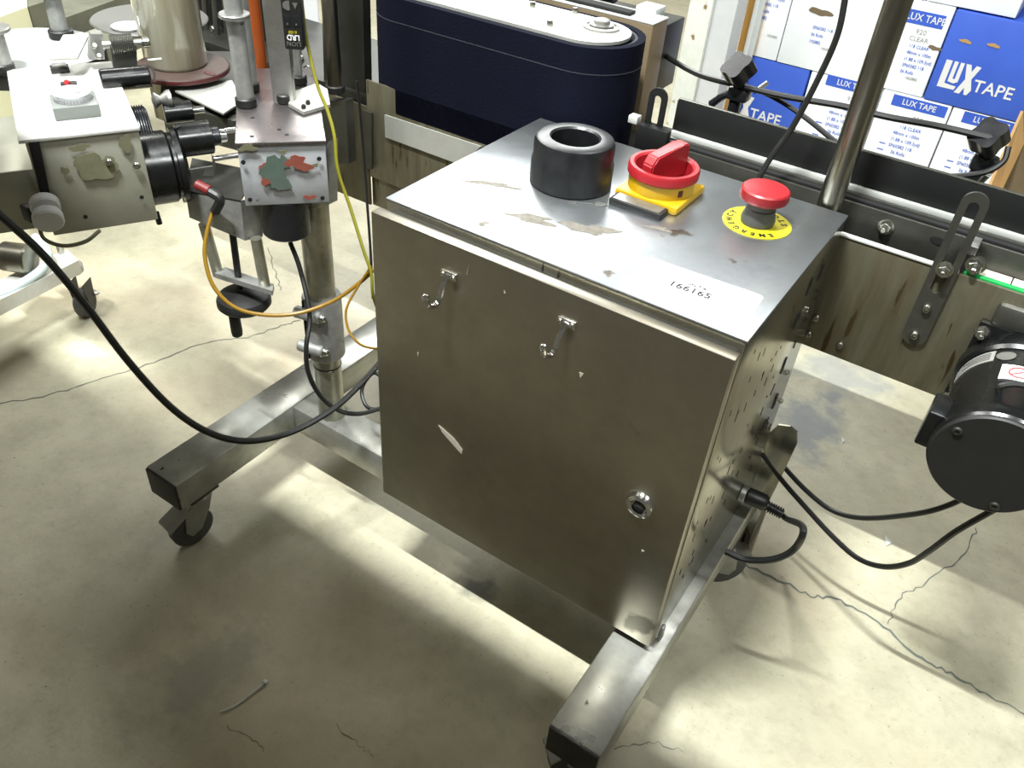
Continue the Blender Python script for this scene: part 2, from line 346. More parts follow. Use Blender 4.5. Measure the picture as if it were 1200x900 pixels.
crack([(0.0046,-0.3742,0.0000), (0.0589,-0.3646,0.0000), (0.0789,-0.3664,0.0000)], 0.002, 6)
crack([(0.1345,-0.2762,0.0000), (0.1841,-0.2770,0.0000), (0.2158,-0.2801,0.0000)], 0.002, 8)
# unseen slab added below the lamps, standing in for the photographer's shadow
blocker = struct(obj('light_blocker', bx(-4.0, 2.4, -1.9, -0.511, 2.10, 2.20, 0.005), M['plate'], smooth=False))
# floor litter
bt = thing('cable_tie', 'thin white plastic cable tie lying on the shaded floor', 'cable tie', (-0.0122,-0.3255,0.0000))
obj('strap', tube([(-0.0197,-0.3639,0.0040), (-0.0101,-0.3440,0.0030), (-0.0053,-0.3191,0.0030), (-0.0021,-0.2919,0.0040)], 0.0016, 6), M['white'], bt)
obj('buckle', box(B(), (-0.0022,-0.2883,0.0040), (0.007, 0.006, 0.005), 0.001), M['white'], bt)
tag(obj('paper_scrap', slab([(0.7398,0.6585,0.0010), (0.7556,0.6463,0.0030), (0.7481,0.6319,0.0010)], (0, 0, 0.001)), M['white'], smooth=False), 'larger white paper scrap on the floor under the looping motor cables', 'paper scrap')
tag(obj('paper_scrap', slab([(0.5794,0.9037,0.0010), (0.5893,0.8956,0.0020), (0.5879,0.8815,0.0010)], (0, 0, 0.001)), M['white'], smooth=False), 'tiny white scrap on the floor below the stained conveyor side', 'paper scrap')
# ================================================================ MACHINE STAND
st = thing('labeller_stand', 'stainless steel H-shaped stand on casters carrying the control cabinet and labelling heads', 'machine stand', (0.08, 0.1, 0))
def leg(x0, x1, y0, y1):
    l = obj('leg', bx(x0, x1, y0, y1, 0.125, 0.185, 0.003), M['tube'], st)
    obj('end_cap', bx(x0 + 0.0015, x1 - 0.0015, y0 - 0.004, y0 + 0.004, 0.1265, 0.1835, 0.002), M['cap'], l, label='black plastic end cap')
    return l
leg(-0.367, -0.289, -0.189, 0.42); leg(0.441, 0.519, -0.174, 0.52)
obj('crossbar', bx(-0.289, 0.441, 0.076, 0.140, 0.122, 0.183, 0.003), M['tube'], st)
for (cx_, cy_, a_) in ((-0.320, -0.140, 262), (0.480, -0.10, 230), (0.49, 0.34, 40), (-0.32, 0.45, 160)):
    a = math.radians(a_); d = Vector((math.cos(a), math.sin(a), 0)); n = Vector((-d.y, d.x, 0))
    c = Vector((cx_, cy_, 0)); w = c + d * 0.022 + Vector((0, 0, 0.040))
    ca = obj('caster', bx(cx_ - 0.03, cx_ + 0.03, cy_ - 0.03, cy_ + 0.03, 0.119, 0.125, 0.001), M['dark'], st)
    pl = [(-0.024, 0.112), (0.020, 0.112), (0.034, 0.085), (0.040, 0.045), (0.030, 0.030), (0.010, 0.036), (-0.012, 0.075)]
    fk = B(); prism(pl, 0.0025, c + n * 0.017, d, (0, 0, 1), fk); prism(pl, 0.0025, c - n * 0.0145, d, (0, 0, 1), fk); lathe([(0.026, 0.106), (0.028, 0.112), (0.02, 0.119)], c, (0, 0, 1), 20, fk)
    obj('fork', fk, M['alu'], ca)
    obj('wheel', lathe([(0.012, -0.012), (0.034, -0.012), (0.040, -0.008), (0.040, 0.008), (0.034, 0.012), (0.012, 0.012)], w, n, 30), M['wheel'], ca)
    br = slab([c + d * 0.02 - n * 0.018 + Vector((0, 0, 0.092)), c + d * 0.02 + n * 0.018 + Vector((0, 0, 0.092)), c + d * 0.068 + n * 0.02 + Vector((0, 0, 0.066)), c + d * 0.068 - n * 0.02 + Vector((0, 0, 0.066))], (0, 0, 0.005))
    obj('brake_pedal', br, M['alu'], ca)
CX, CY = -0.2185, 0.108
co = obj('column', lathe([(0.024, 0.184), (0.024, 0.62)], (CX, CY, 0), (0, 0, 1), 40), M['column'], st)
obj('column', lathe([(0.021, 0.40), (0.021, 0.653)], (CX, CY, 0), (0, 0, 1), 40), M['column'], st)
cl = obj('clamp_collar', lathe([(0.030, 0.325), (0.033, 0.328), (0.033, 0.445), (0.031, 0.449), (0.022, 0.449)], (CX, CY, 0), (0, 0, 1), 44), M['alupost'], st)
for z in (0.355, 0.425):
    e = Vector((CX, CY, z)); t = Vector((0.83, 0.55, 0)); f_ = Vector((0.55, -0.83, 0))
    ear = B()
    cyl(e - t * 0.042 + f_ * 0.02, e + t * 0.004 + f_ * 0.036, 0.0105, 20, 0.002, ear)
    obj('clamp_ear', ear, M['alupost'], cl); screw(e + t * 0.004 + f_ * 0.036, t * 0.94 + f_ * 0.35, 0.007, cl, h=0.008)
obj('slit', box(B(), (CX - 0.010, CY - 0.0325, 0.388), (0.0035, 0.004, 0.12)), M['hole'], cl)
obj('seam_ring', lathe([(0.0245, 0.300), (0.0252, 0.302), (0.0245, 0.304)], (CX, CY, 0), (0, 0, 1), 40), M['rail'], co)
# ================================================================ CONTROL CABINET
cb = thing('control_cabinet', 'square brushed stainless steel control cabinet standing on the legs of the frame', 'cabinet', (0.25, 0.2, 0.186))
BT = 0.7278
body = obj('body', bx(0.0005, 0.4990, 0.0300, 0.406, 0.1865, BT - 0.002, 0.002), M['side'], cb)
obj('top_panel', bx(0.0, 0.5, 0.0295, 0.4065, BT - 0.003, BT, 0.001), M['top'], cb)
obj('door_gasket', bx(0.008, 0.492, 0.018, 0.030, 0.206, 0.712), M['hole'], cb)
dr = obj('door', bx(0.0, 0.5, 0.0, 0.018, 0.201, 0.7197, 0.0025), M['door'], cb)
def onf(x, z, d=0.0): return Vector((x, -0.0 - d, z))
for hx, hz in ((0.1285, 0.676), (0.3007, 0.680)):
    k = obj('hook', box(B(), (hx, -0.0015, hz), (0.024, 0.004, 0.011), 0.0015), M['chrome'], dr)
    obj('hook_arm', tube([(hx, -0.003, hz), (hx - 0.001, -0.012, hz - 0.012), (hx - 0.002, -0.017, hz - 0.027), (hx - 0.003, -0.027, hz - 0.034), (hx - 0.005, -0.037, hz - 0.028), (hx - 0.006, -0.041, hz - 0.018)], 0.0040, 10), M['chrome'], k)
    obj('hook_ball', lathe([(0, 0), (.003, .0008), (.0046, .0035), (.0046, .0055), (.003, .008), (0, .009)], (hx - 0.006, -0.041, hz - 0.020), (0, 0, 1), 14), M['chrome'], k)
    for s in (-1, 1): screw((hx + s * 0.008, -0.003, hz + 0.001), (0, -1, 0), 0.0032, k, M['chrome'], h=0.003)
lk = Vector((0.438, 0, 0.461))
lo = obj('lock', lathe([(0.020, 0), (0.020, 0.002), (0.0175, 0.007), (0.0125, 0.009), (0.0105, 0.007), (0.0105, 0.001), (0, 0.001)], lk, (0, -1, 0), 32), M['chrome'], dr)
obj('lock_core', lathe([(0.0085, 0.001), (0.0085, 0.006), (0.007, 0.007)], lk, (0, -1, 0), 20), M['dark'], lo)
obj('key_slot', box(B(), lk + Vector((0, -0.0072, 0)), (0.010, 0.001, 0.0025)), M['hole'], lo)
def mark(parent, nm, pts, m, d=(0, 0, 0.0005)): return obj(nm, slab(pts, d), M[m], parent, smooth=False)
def dd(px_pts): return px_pts
mark(dr, 'paint_scuff', [(0.1154,-0.0003,0.4162), (0.1249,-0.0003,0.4131), (0.1438,-0.0003,0.4054), (0.1597,-0.0003,0.3925), (0.1585,-0.0003,0.3833), (0.1426,-0.0003,0.3928), (0.1219,-0.0003,0.4064)], 'scuff', (0, -0.0005, 0))
for a, b_, c_ in ((0.1549,-0.0003,0.6866), (0.1581,-0.0003,0.7023), (0.1542,-0.0003,0.6863)), ((0.3256,-0.0003,0.6187), (0.3315,-0.0003,0.6190), (0.3279,-0.0003,0.6106)), ((0.2109,-0.0003,0.6874), (0.2131,-0.0003,0.6834), (0.2106,-0.0003,0.6830)), ((0.0762,-0.0003,0.5296), (0.0792,-0.0003,0.5325), (0.0777,-0.0003,0.5229)), ((0.4537,-0.0003,0.3844), (0.4576,-0.0003,0.3838), (0.4545,-0.0003,0.3798)):
    mark(dr, 'paint_chip', [a, b_, c_], 'scuff', (0, -0.0004, 0))
# top: residue patches and paper label
for c, rx, ry, sd in (((0.0825,0.1562,0.7278), 0.030, 0.007, 3), ((0.1751,0.1076,0.7278), 0.030, 0.010, 5), ((0.2459,0.1338,0.7278), 0.028, 0.014, 8), ((0.1369,0.0559,0.7278), 0.006, 0.006, 2), ((0.3149,0.1943,0.7278), 0.014, 0.006, 12)):
    c = Vector(c); c.z = BT
    obj('residue_patch', blob(c, rx, ry, sd, (0.93, 0.37, 0), (-0.37, 0.93, 0), 0.0004, 40, 0.5), M['residue'], cb, smooth=False, label='flaky grey glue residue')
tg = [(0.3356,0.1166,0.7278), (0.4802,0.1276,0.7278), (0.4834,0.0511,0.7278), (0.3419,0.0513,0.7278)]
ux = Vector((0.998, 0.055, 0)); uy = Vector((-0.055, 0.998, 0))
tc_ = Vector((0.4105, 0.0870, BT))
hw, hh, cr = 0.0735, 0.037, 0.006
rr4 = []
for sx_, sy_, a0 in ((1, -1, -90), (1, 1, 0), (-1, 1, 90), (-1, -1, 180)):
    for i in range(5):
        a = math.radians(a0 + 22.5 * i); rr4.append((sx_ * (hw - cr) + cr * math.cos(a), sy_ * (hh - cr) + cr * math.sin(a)))
stk = obj('paper_sticker', prism(rr4, 0.0005, tc_, ux, uy), M['paper'], cb, smooth=False, label='white rectangular paper asset label')
text('UNIT #', 0.0075, tc_ + ux * 0.002 + uy * 0.0085 + Vector((0, 0, .0009)), ux, uy, M['ink'], stk, align='CENTER', th=.0002)
text('166165', 0.0165, tc_ - ux * 0.002 - uy * 0.004 + Vector((0, 0, .0009)), ux, uy, M['ink'], stk, align='CENTER', th=.0002, bold=0.00015, sx=1.05)
for i in range(4): obj('printed_mark', box(B(), tc_ - ux * (0.064 - i * 0.0022) + uy * 0.029 + Vector((0, 0, .0007)), (0.001, 0.004, 0.0002)), M['greyink'], stk)
# rotary main switch
sw = obj('switch_plate', bx(0.225, 0.318, 0.238, 0.333, BT, BT + 0.012, 0.004), M['yellow'], cb, label='yellow square switch plate')
sc = Vector((0.2705, 0.2855, BT + 0.012))
obj('switch_skirt', lathe([(0.045, 0), (0.045, 0.022), (0.042, 0.024), (0.042, 0.004), (0, 0.004)], sc, (0, 0, 1), 56), M['yellow'], sw, label='yellow round skirt')
obj('switch_rim', lathe([(0.0455, 0.0175), (0.0485, 0.020), (0.0485, 0.0295), (0.0465, 0.0325), (0.0415, 0.0325), (0.0385, 0.030), (0.036, 0.012), (0.0, 0.010)], sc, (0, 0, 1), 56, caps=False), M['red'], sw, label='red rotary rim')
ha = math.radians(72); hm = Matrix.Translation(sc + Vector((0, 0, 0.012))) @ Matrix.Rotation(ha, 4, 'Z')
hb = B()
hp = [(-0.034, 0), (-0.034, 0.026), (-0.026, 0.037), (0.020, 0.045), (0.034, 0.045), (0.036, 0.040), (0.036, 0)]
prism(hp, 0.019, (0, 0.0095, 0), (1, 0, 0), (0, 0, 1), hb)
bmesh.ops.bevel(hb, geom=list(hb.edges), offset=0.002, segments=2, affect='EDGES')
hb.transform(hm); obj('switch_handle', hb, M['red'], sw, label='red turning grip')
obj('padlock_hole', box(B(), (0, 0, 0), (0.003, 0.008, 0.010), 0.0012, Matrix.Translation(sc + Vector((0.0440 * math.cos(-0.53), 0.0440 * math.sin(-0.53), 0.009))) @ Matrix.Rotation(-0.53, 4, 'Z')), M['discrim'], sw)
sf = obj('legend_frame', bx(0.231, 0.307, 0.212, 0.237, BT, BT + 0.009, 0.0015), M['cap'], cb, label='black legend plate frame')
obj('legend_plate', bx(0.235, 0.303, 0.215, 0.234, BT + 0.009, BT + 0.0096), M['alu'], sf)
# emergency stop
ec = Vector((0.4085, 0.2975, BT))
es = obj('emergency_disc', lathe([(0.045, 0), (0.045, 0.0010)], ec, (0, 0, 1), 56), M['yellowdisc'], cb, smooth=False, label='yellow ring lettered EMERGENCY STOP')
obj('button_boot', lathe([(0.0215, 0.001), (0.0225, 0.008), (0.0195, 0.018), (0.0195, 0.022), (0.0185, 0.023), (0.0185, 0.026), (0.0185, 0.032)], ec, (0, 0, 1), 40), M['greyplastic'], es)
eb = obj('stop_button', lathe([(0.024, 0.032), (0.0305, 0.0355), (0.0318, 0.039), (0.0310, 0.0475), (0.029, 0.0495), (0.014, 0.0515), (0, 0.052)], ec, (0, 0, 1), 48), M['red'], es, label='red mushroom button')
def ring_text(s, r, ang0, step, size, flip):
    for i, ch in enumerate(s):
        a = math.radians(ang0 - i * step if not flip else ang0 + i * step)
        rad = Vector((math.cos(a), math.sin(a), 0)); tan = Vector((math.sin(a), -math.cos(a), 0))
        if flip: rad2, tan2 = -rad, -tan
        else: rad2, tan2 = rad, tan
        text(ch, size, ec + rad * r + Vector((0, 0, 0.0012)), tan2, rad2, M['ink'], es, name='letter', align='CENTER', th=0.0002, bold=0.00035)
# the word runs clockwise along the edge nearest the front, letters upright for someone on the far side
ring_text('EMERGENCY', 0.036, -40, 19, 0.0115, False)
ring_text('STOP', 0.036, 40 - 12, 19, 0.0115, True)
# right face: holes, screws, plug
def sid(p): return Vector((0.4992, p[1], p[2]))
for p in ((0.4985,0.3491,0.6652), (0.4985,0.2944,0.6683), (0.4985,0.2869,0.6178), (0.4985,0.3104,0.5262), (0.4985,0.3462,0.4349), (0.4985,0.3268,0.3956)):
    q = sid(p); obj('cooling_slot', box(B(), q, (0.0015, 0.010, 0.026), 0.0006), M['hole'], body)
for p in ((0.4985,0.3384,0.6091), (0.4985,0.4443,0.5080), (0.4985,0.3648,0.4787), (0.4985,0.4047,0.3961), (0.4985,0.3904,0.2985)):
    screw(sid(p), (1, 0, 0), 0.0042, body, h=0.003)
rnd = random.Random(31); fk = B()
for i in range(70):
    yy = rnd.uniform(0.05, 0.39); zz = rnd.uniform(0.27, 0.69); box(fk, (0.4992, yy, zz), (0.0006, rnd.uniform(0.0006, 0.0016), rnd.uniform(0.003, 0.016)))
fk = obj('dark_flecks', fk, M['hole'], body, smooth=False); fk['kind'] = 'stuff'
pg = obj('power_inlet', cyl(sid((0.4985,0.3266,0.2486)), sid((0.4985,0.3266,0.2486)) + Vector((0.010, 0, 0)), 0.015, 24, 0.001), M['alu'], cb, label='round metal socket')
q = sid((0.4985,0.3266,0.2486))
pw = thing('power_cable', 'short thick black cable plugged into the right face of the cabinet', 'cable', tuple(q + Vector((0.012, 0, 0))))
obj('plug', lathe([(0.012, 0.010), (0.014, 0.012), (0.014, 0.040), (0.010, 0.046)], q, (1, 0.08, 0), 24), M['rubber'], pw)
rl = [(0.010, 0.044)]
for i in range(7): rl += [(0.0095, 0.046 + i * 0.004), (0.0095, 0.048 + i * 0.004), (0.0068, 0.0485 + i * 0.004), (0.0068, 0.0498 + i * 0.004)]
obj('strain_relief', lathe(rl, q, (1, 0.08, -0.12), 18), M['rubber'], pw)
e0 = q + Vector((1, 0.08, -0.12)).normalized() * 0.070
QY = q[1]
obj('lead', tube([e0 - Vector((0.004, 0, 0)), e0 + Vector((0.012, 0.0, -0.006)), (0.6169,0.1550,0.4003), (0.6186,0.1500,0.3638), (0.6001,0.1450,0.3312), (0.5659,0.1400,0.3087), (0.5348,0.1350,0.3096)], 0.0050, 10), M['rubber'], pw)
# side rail and fixing clip under the cabinet, rounded back plate
obj('fixing_clip', bx(0.500, 0.506, 0.030, 0.040, 0.186, 0.216, 0.002), M['alu'], cb)
obj('back_plate', slab([(0.5068,0.4100,0.3451), (0.5254,0.4100,0.3518), (0.5387,0.4100,0.3460), (0.5450,0.4100,0.3248), (0.5406,0.4100,0.2420), (0.5346,0.4100,0.1515), (0.5294,0.4100,0.0542), (0.4918,0.4100,0.0268), (0.4377,0.4100,0.1776)], (0, 0.004, 0)), M['side'], cb, smooth=False, label='rounded steel rear plate')
tag(obj('tape_strip', slab([(0.5304,0.4050,0.1620), (0.5392,0.4050,0.1590), (0.5411,0.4050,0.0430), (0.5366,0.4000,-0.0107), (0.5692,0.3800,-0.0526), (0.5459,0.3800,-0.0293), (0.5286,0.4000,-0.0066), (0.5300,0.4050,0.0594)], (0, 0.0006, 0)), M['scuff'], smooth=False), 'loose pale strip of tape dangling behind the right rear caster', 'tape')
# black ring and arrow on the top
rc = (0.1580, 0.2350, BT)
kn = tag(obj('black_ring', lathe([(0.054, 0.0), (0.0570, 0.002), (0.0570, 0.032), (0.0552, 0.037), (0.0552, 0.057), (0.0525, 0.0635), (0.0480, 0.0655), (0.0350, 0.0655), (0.0325, 0.0630), (0.0325, 0.010), (0, 0.010)], rc, (0, 0, 1), 64), M['roll']), 'thick black ring with a hollow centre on the cabinet top', 'control knob')
ar = Vector(((0.2098,0.1923,0.7278))); ar.z = BT + 0.0005
au = Vector((0.83, 0.55, 0)).normalized(); av = Vector((-0.55, 0.83, 0)).normalized()
arb = B()
prism([(-0.026, 0), (-0.014, 0.006), (-0.014, -0.006)][::-1], 0.0006, ar, au, av, arb); prism([(-0.015, -0.0013), (0.010, -0.0013), (0.010, 0.0013), (-0.015, 0.0013)], 0.0006, ar, au, av, arb)
prism([(0.008, 0), (0.013, -0.0065), (0.020, -0.006), (0.028, 0), (0.020, 0.006), (0.013, 0.0065)], 0.0006, ar, au, av, arb)
obj('arrow_sticker', arb, M['alu'], cb, smooth=False, label='silver double-headed arrow')
# ================================================================ CONVEYOR
cv = thing('conveyor', 'long stained stainless conveyor running behind the cabinet with slotted brackets', 'conveyor', (0.1, 0.46, 0.43))
obj('side_plate', bx(-0.385, 1.4, 0.42, 0.425, 0.501, 0.6905, 0.001), M['beam'], cv)
obj('side_plate', bx(-1.05, -0.386, 0.42, 0.425, 0.438, 0.640, 0.001), M['beam'], cv)
obj('side_plate', bx(-0.385, 0.40, 0.4255, 0.430, 0.438, 0.63, 0.001), M['beam'], cv)
obj('top_flange', bx(0.40, 0.655, 0.418, 0.428, 0.690, 0.6932, 0.0008), M['edge'], cv, label='bright worn upper edge')
obj('bed', bx(-0.9, 1.4, 0.43, 0.70, 0.60, 0.655), M['dark'], cv)
obj('side_rail', bx(0.19, 1.4, 0.462, 0.470, 0.670, 0.7235, 0.001), M['rail'], cv)
for z0, z1, y0, y1, mm in ((0.7235, 0.7280, 0.466, 0.476, 'hole'), (0.7235, 0.7300, 0.477, 0.484, 'rail'), (0.7235, 0.7270, 0.485, 0.4915, 'hole')):
    obj('rail_profile', bx(0.19, 1.4, y0, y1, z0, z1, 0.0008), M[mm], cv)
obj('bright_strip', bx(0.19, 1.4, 0.492, 0.4995, 0.726, 0.7345, 0.0008), M['edge'], cv, label='bright aluminium strip')
obj('guard_lip', bx(0.19, 1.4, 0.4997, 0.506, 0.7815, 0.784, 0.0008), M['rail'], cv)
obj('wear_strip', bx(0.660, 1.4, 0.427, 0.436, 0.684, 0.692, 0.001), M['green'], cv, label='bright green wear strip')
for i in range(13):
    obj('chain_link', bx(0.662 + i * 0.057, 0.662 + i * 0.057 + 0.0555, 0.437, 0.461, 0.682, 0.6905, 0.001), M['pink'], cv)
for x, z in ((0.5445, 0.7035),): screw((x, 0.462, z), (0, -1, 0), 0.0085, cv, name='bolt', h=0.009, hexa=True)
obj('slot_hole', prism([(a_ * 0.012, b_ * 0.005) for a_, b_ in [(math.cos(t * .5236), math.sin(t * .5236)) for t in range(12)]], 0.001, (0.615, 0.4615, 0.7075), (1, 0, 0), (0, 0, 1)), M['hole'], cv)
def slotted(x, z0, z1, y, hw=0.0165, m='rail', s0=None):
    out = stadium(hw, z0 + hw, z1 - hw); hol = stadium(hw * 0.42, s0 or z0 + (z1 - z0) * 0.40, z1 - hw * 1.2)
    return obj('slotted_bracket', prism(out, 0.005, (x, y, 0), (1, 0, 0), (0, 0, 1), holes=hol), M[m], cv)
sb = slotted(0.638, 0.569, 0.803, 0.4195, 0.0165)
for z in (0.586, 0.631): screw((0.638, 0.4145, z), (0, -1, 0), 0.0065, sb, h=0.006)
screw((0.638, 0.4145, 0.693), (0, -1, 0), 0.0085, sb, name='nut', h=0.010, hexa=True)
screw((0.670, 0.436, 0.703), (0, -1, 0), 0.0095, cv, name='nut', h=0.014, hexa=True)
obj('bracket_arm', bx(0.652, 0.664, 0.432, 0.520, 0.715, 0.727, 0.001), M['alu'], cv)
sb2 = slotted(0.166, 0.62, 0.800, 0.478, 0.0150, 'guard', 0.748)
obj('bracket_block', bx(0.128, 0.144, 0.460, 0.475, 0.740, 0.752, 0.001), M['edge'], cv)
obj('bracket_block', bx(0.148, 0.200, 0.455, 0.47, 0.70, 0.744, 0.001), M['guard'], cv)
for p in ((0.5018,0.4200,0.5230), (0.5503,0.4200,0.5245), (0.5043,0.4200,0.5540)):
    screw((p[0], 0.4195, p[2]), (0, -1, 0), 0.006, cv, h=0.005)
# pale plate below the belt and upright slot strip on the left
obj('pale_strip', slab([(-0.3376,0.4185,0.6388), (-0.1188,0.4185,0.6419), (-0.1633,0.4185,0.5953), (-0.3371,0.4185,0.5965)], (0, -0.004, 0)), M['plate'], cv, smooth=False, label='pale bolted strip')
obj('upright_strip', slab([(-0.3917,0.4180,0.6341), (-0.3685,0.4180,0.6338), (-0.3741,0.4180,0.5203), (-0.3941,0.4180,0.5177)], (0, -0.004, 0)), M['rail'], cv, smooth=False)
obj('rear_column', slab([(-0.4985,0.4400,0.8580), (-0.4011,0.4400,0.8752), (-0.4069,0.4400,0.6372), (-0.4568,0.4400,0.6374), (-0.5133,0.4400,0.6297)], (0, 0.02, 0)), M['dark'], cv, smooth=False)
gd = tag(obj('guard_rail', bx(0.188, 1.4, 0.500, 0.5055, 0.722, 0.7812, 0.001), M['guard']), 'long flat black guard board standing along the conveyor rail', 'guard rail')
po = tag(obj('steel_pole', cyl((0.467, 0.430, 0.60), (0.467, 0.430, 1.35), 0.0165, 32), M['pole']), 'upright round steel pole rising behind the emergency stop button', 'pole')
# wrap belt unit
wb = thing('wrap_belt_unit', 'wide navy blue foam belt loop around rollers above the conveyor', 'belt unit', (-0.14, 0.51, 0.645))
def loop(r, x0, x1, yc, n=18):
    return [(x1 + r * math.cos(a), yc + r * math.sin(a)) for a in [-math.pi / 2 + math.pi * i / n for i in range(n + 1)]] + [(x0 + r * math.cos(a), yc + r * math.sin(a)) for a in [math.pi / 2 + math.pi * i / n for i in range(n + 1)]]
def wob(pl, s): return pl
obj('belt', prism(loop(0.086, -0.315, 0.022, 0.506), 0.200, (0, 0, 0.645), (1, 0, 0), (0, 1, 0), holes=loop(0.074, -0.315, 0.022, 0.506)), M['navy'], wb)
obj('belt_backing', prism(loop(0.0735, -0.315, 0.022, 0.506), 0.193, (0, 0, 0.650), (1, 0, 0), (0, 1, 0), holes=loop(0.069, -0.315, 0.022, 0.506)), M['foam'], wb, label='frayed grey belt backing')
M['seam'] = mat('faded_seam', rgb(34, 36, 46), 0.9)
obj('stitched_seam', prism(loop(0.0866, -0.315, 0.022, 0.506), 0.0016, (0, 0, 0.805), (1, 0, 0), (0, 1, 0), holes=loop(0.0855, -0.315, 0.022, 0.506)), M['seam'], wb)
obj('top_plate', prism(loop(0.066, -0.315, 0.018, 0.506), 0.005, (0, 0, 0.843), (1, 0, 0), (0, 1, 0)), M['plate'], wb, label='pale steel plate on top')
hbm = lathe([(0.030, 0), (0.030, 0.003), (0.024, 0.004), (0.024, 0.002), (0.020, 0.002), (0.020, 0.006), (0.013, 0.007), (0.013, 0.012), (0.011, 0.013)], (0.026, 0.528, 0.848), (0, 0, 1), 32)
obj('roller_hub', hbm, M['alu'], wb)
for p in ((-0.1162,0.5443,0.8480), (-0.0474,0.5695,0.8480), (-0.0379,0.4731,0.8480)):
    screw(p, (0, 0, 1), 0.0055, wb, name='bolt', h=0.009)
# brown housing behind the belt
hs = thing('drive_housing', 'brown metal housing box with bright top edges behind the navy belt', 'machine housing', (-0.1, 0.7, 0.6))
hr = (0.0656,0.7000,0.8407)
obj('cover', bx(-0.36, hr[0], 0.64, 0.70, 0.55, hr[2] - 0.003, 0.002), M['housing'], hs)
obj('top_cover', bx(-0.36, hr[0], 0.64, 0.70, hr[2] - 0.003, hr[2], 0.001), M['edge'], hs, label='bright steel lid')
obj('inner_cover', bx(-0.36, hr[0] - 0.01, 0.70, 0.80, 0.70, hr[2] - 0.02, 0.002), M['dark'], hs)
obj('chain_guide', bx(-0.36, hr[0] - 0.05, 0.648, 0.672, hr[2], hr[2] + 0.006, 0.002), M['hole'], hs)
obj('belt_roll', cyl((-0.3, 0.72, hr[2] + 0.013), (-0.05, 0.72, hr[2] + 0.013), 0.018, 20, 0.002), M['black'], hs)
obj('paper_flag', bx(hr[0] - 0.07, hr[0] - 0.03, 0.71, 0.75, hr[2] - 0.02, hr[2] + 0.004, 0.002), M['white'], hs)
# gear motor on the right
mo = thing('gear_motor', 'round black electric motor bolted to the conveyor side at the right edge', 'motor', (0.775, 0.30, 0.50))
mc = Vector((0.7760, 0, 0.576))
obj('mounting_plate', bx(0.705, 0.87, 0.405, 0.419, 0.508, 0.644, 0.003), M['blackpaint'], mo)
obj('gearbox', lathe([(0.074, 0.0), (0.074, 0.03), (0.070, 0.035)], mc + Vector((0, 0.405, 0)), (0, -1, 0), 56), M['blackpaint'], mo)
mcase = obj('motor_case', lathe([(0.0685, 0), (0.0685, 0.135), (0.0705, 0.139), (0.0705, 0.160), (0.068, 0.163)], mc + Vector((0, 0.371, 0)), (0, -1, 0), 64), M['blackpaint'], mo)
obj('end_cover', lathe([(0.068, 0), (0.068, 0.004), (0.066, 0.006)], mc + Vector((0, 0.208, 0)), (0, -1, 0), 64), M['cap'], mo)
obj('terminal_box', box(B(), mc + Vector((-0.073, 0.245, 0.002)), (0.022, 0.050, 0.052), 0.003), M['blackpaint'], mo)
for ax_, az_ in ((-0.048, 0.030), (0.026, -0.050), (0.055, 0.02)): screw(mc + Vector((ax_, 0.2015, az_)), (0, -1, 0), 0.006, mo, M['dark'], h=0.003)
for sx_, sz_ in ((0.713, 0.629), (0.712, 0.515)): screw((sx_, 0.405, sz_), (0, -1, 0), 0.0075, mo, name='bolt', h=0.009, hexa=True)
def wrapped(a0, a1, y0, y1, r, m, name, label=None, parent=mo, n=12):
    bm = B(); rows = []
    for i in range(n + 1):
        a = math.radians(a0 + (a1 - a0) * i / n); rows.append([bm.verts.new(mc + Vector((r_ * math.cos(a), y, r_ * math.sin(a)))) for r_, y in ((r, y0), (r, y1), (r - .0006, y1), (r - .0006, y0))])
    for A, C in zip(rows, rows[1:]):
        for k in range(4): bm.faces.new((A[k], A[(k + 1) % 4], C[(k + 1) % 4], C[k]))
    bm.faces.new(rows[0]); bm.faces.new(rows[-1])
    return obj(name, bm, M[m], parent, label=label)
rp = wrapped(126, 176, 0.340, 0.366, 0.0692, 'plate', 'rating_label', 'silver rating label with fine print')
for k in range(5): wrapped(130, 170 - 7 * (k % 3), 0.344 + k * 0.0040, 0.3457 + k * 0.0040, 0.0697, 'greyink', 'print_line', parent=rp)
wl = wrapped(84, 116, 0.292, 0.328, 0.0692, 'paper', 'warning_label', 'white label with a red warning sign')
def on_motor(a, y, r=0.0698): a = math.radians(a); return mc + Vector((r * math.cos(a), y, r * math.sin(a)))
obj('warning_ring', tube([on_motor(99 + 9 * math.cos(t), 0.310 + 0.0115 * math.sin(t)) for t in [i * math.pi / 8 for i in range(17)]], 0.0009, 6, 3), M['redink'], wl, label='red crossed ring')
obj('warning_bar', tube([on_motor(106, 0.303), on_motor(99, 0.310), on_motor(92, 0.317)], 0.0008, 6, 3), M['redink'], wl)
obj('oval_sticker', lathe([(0.011, 0), (0.011, 0.0006)], on_motor(115, 0.350, 0.0689), (math.cos(math.radians(115)), 0, math.sin(math.radians(115))), 24), M['alu'], mcase, label='silver oval sticker')
obj('cable_gland', tube([on_motor(112, 0.262, 0.066), on_motor(110, 0.263, 0.075), on_motor(92, 0.268, 0.079), on_motor(60, 0.27, 0.078)], 0.004, 8), M['rubber'], mcase)
gc = obj('gear_cover', bx(0.715, 0.95, 0.405, 0.425, 0.64, 0.676, 0.008), M['rail'], mo, label='rounded grey cover above the motor')
tag(obj('motor_cable', tube([(0.4642,0.4200,0.3105), (0.5346,0.4200,0.2613), (0.5872,0.4000,0.2487), (0.6364,0.3800,0.2507), (0.6811,0.3600,0.2803), (0.7311,0.3400,0.3380), (0.7649,0.3300,0.3842), (0.7884,0.3300,0.4279), (0.7910,0.3300,0.4632)], 0.0042, 8), M['rubber']), 'upper thin black cable sagging from behind the cabinet to the motor', 'cable')
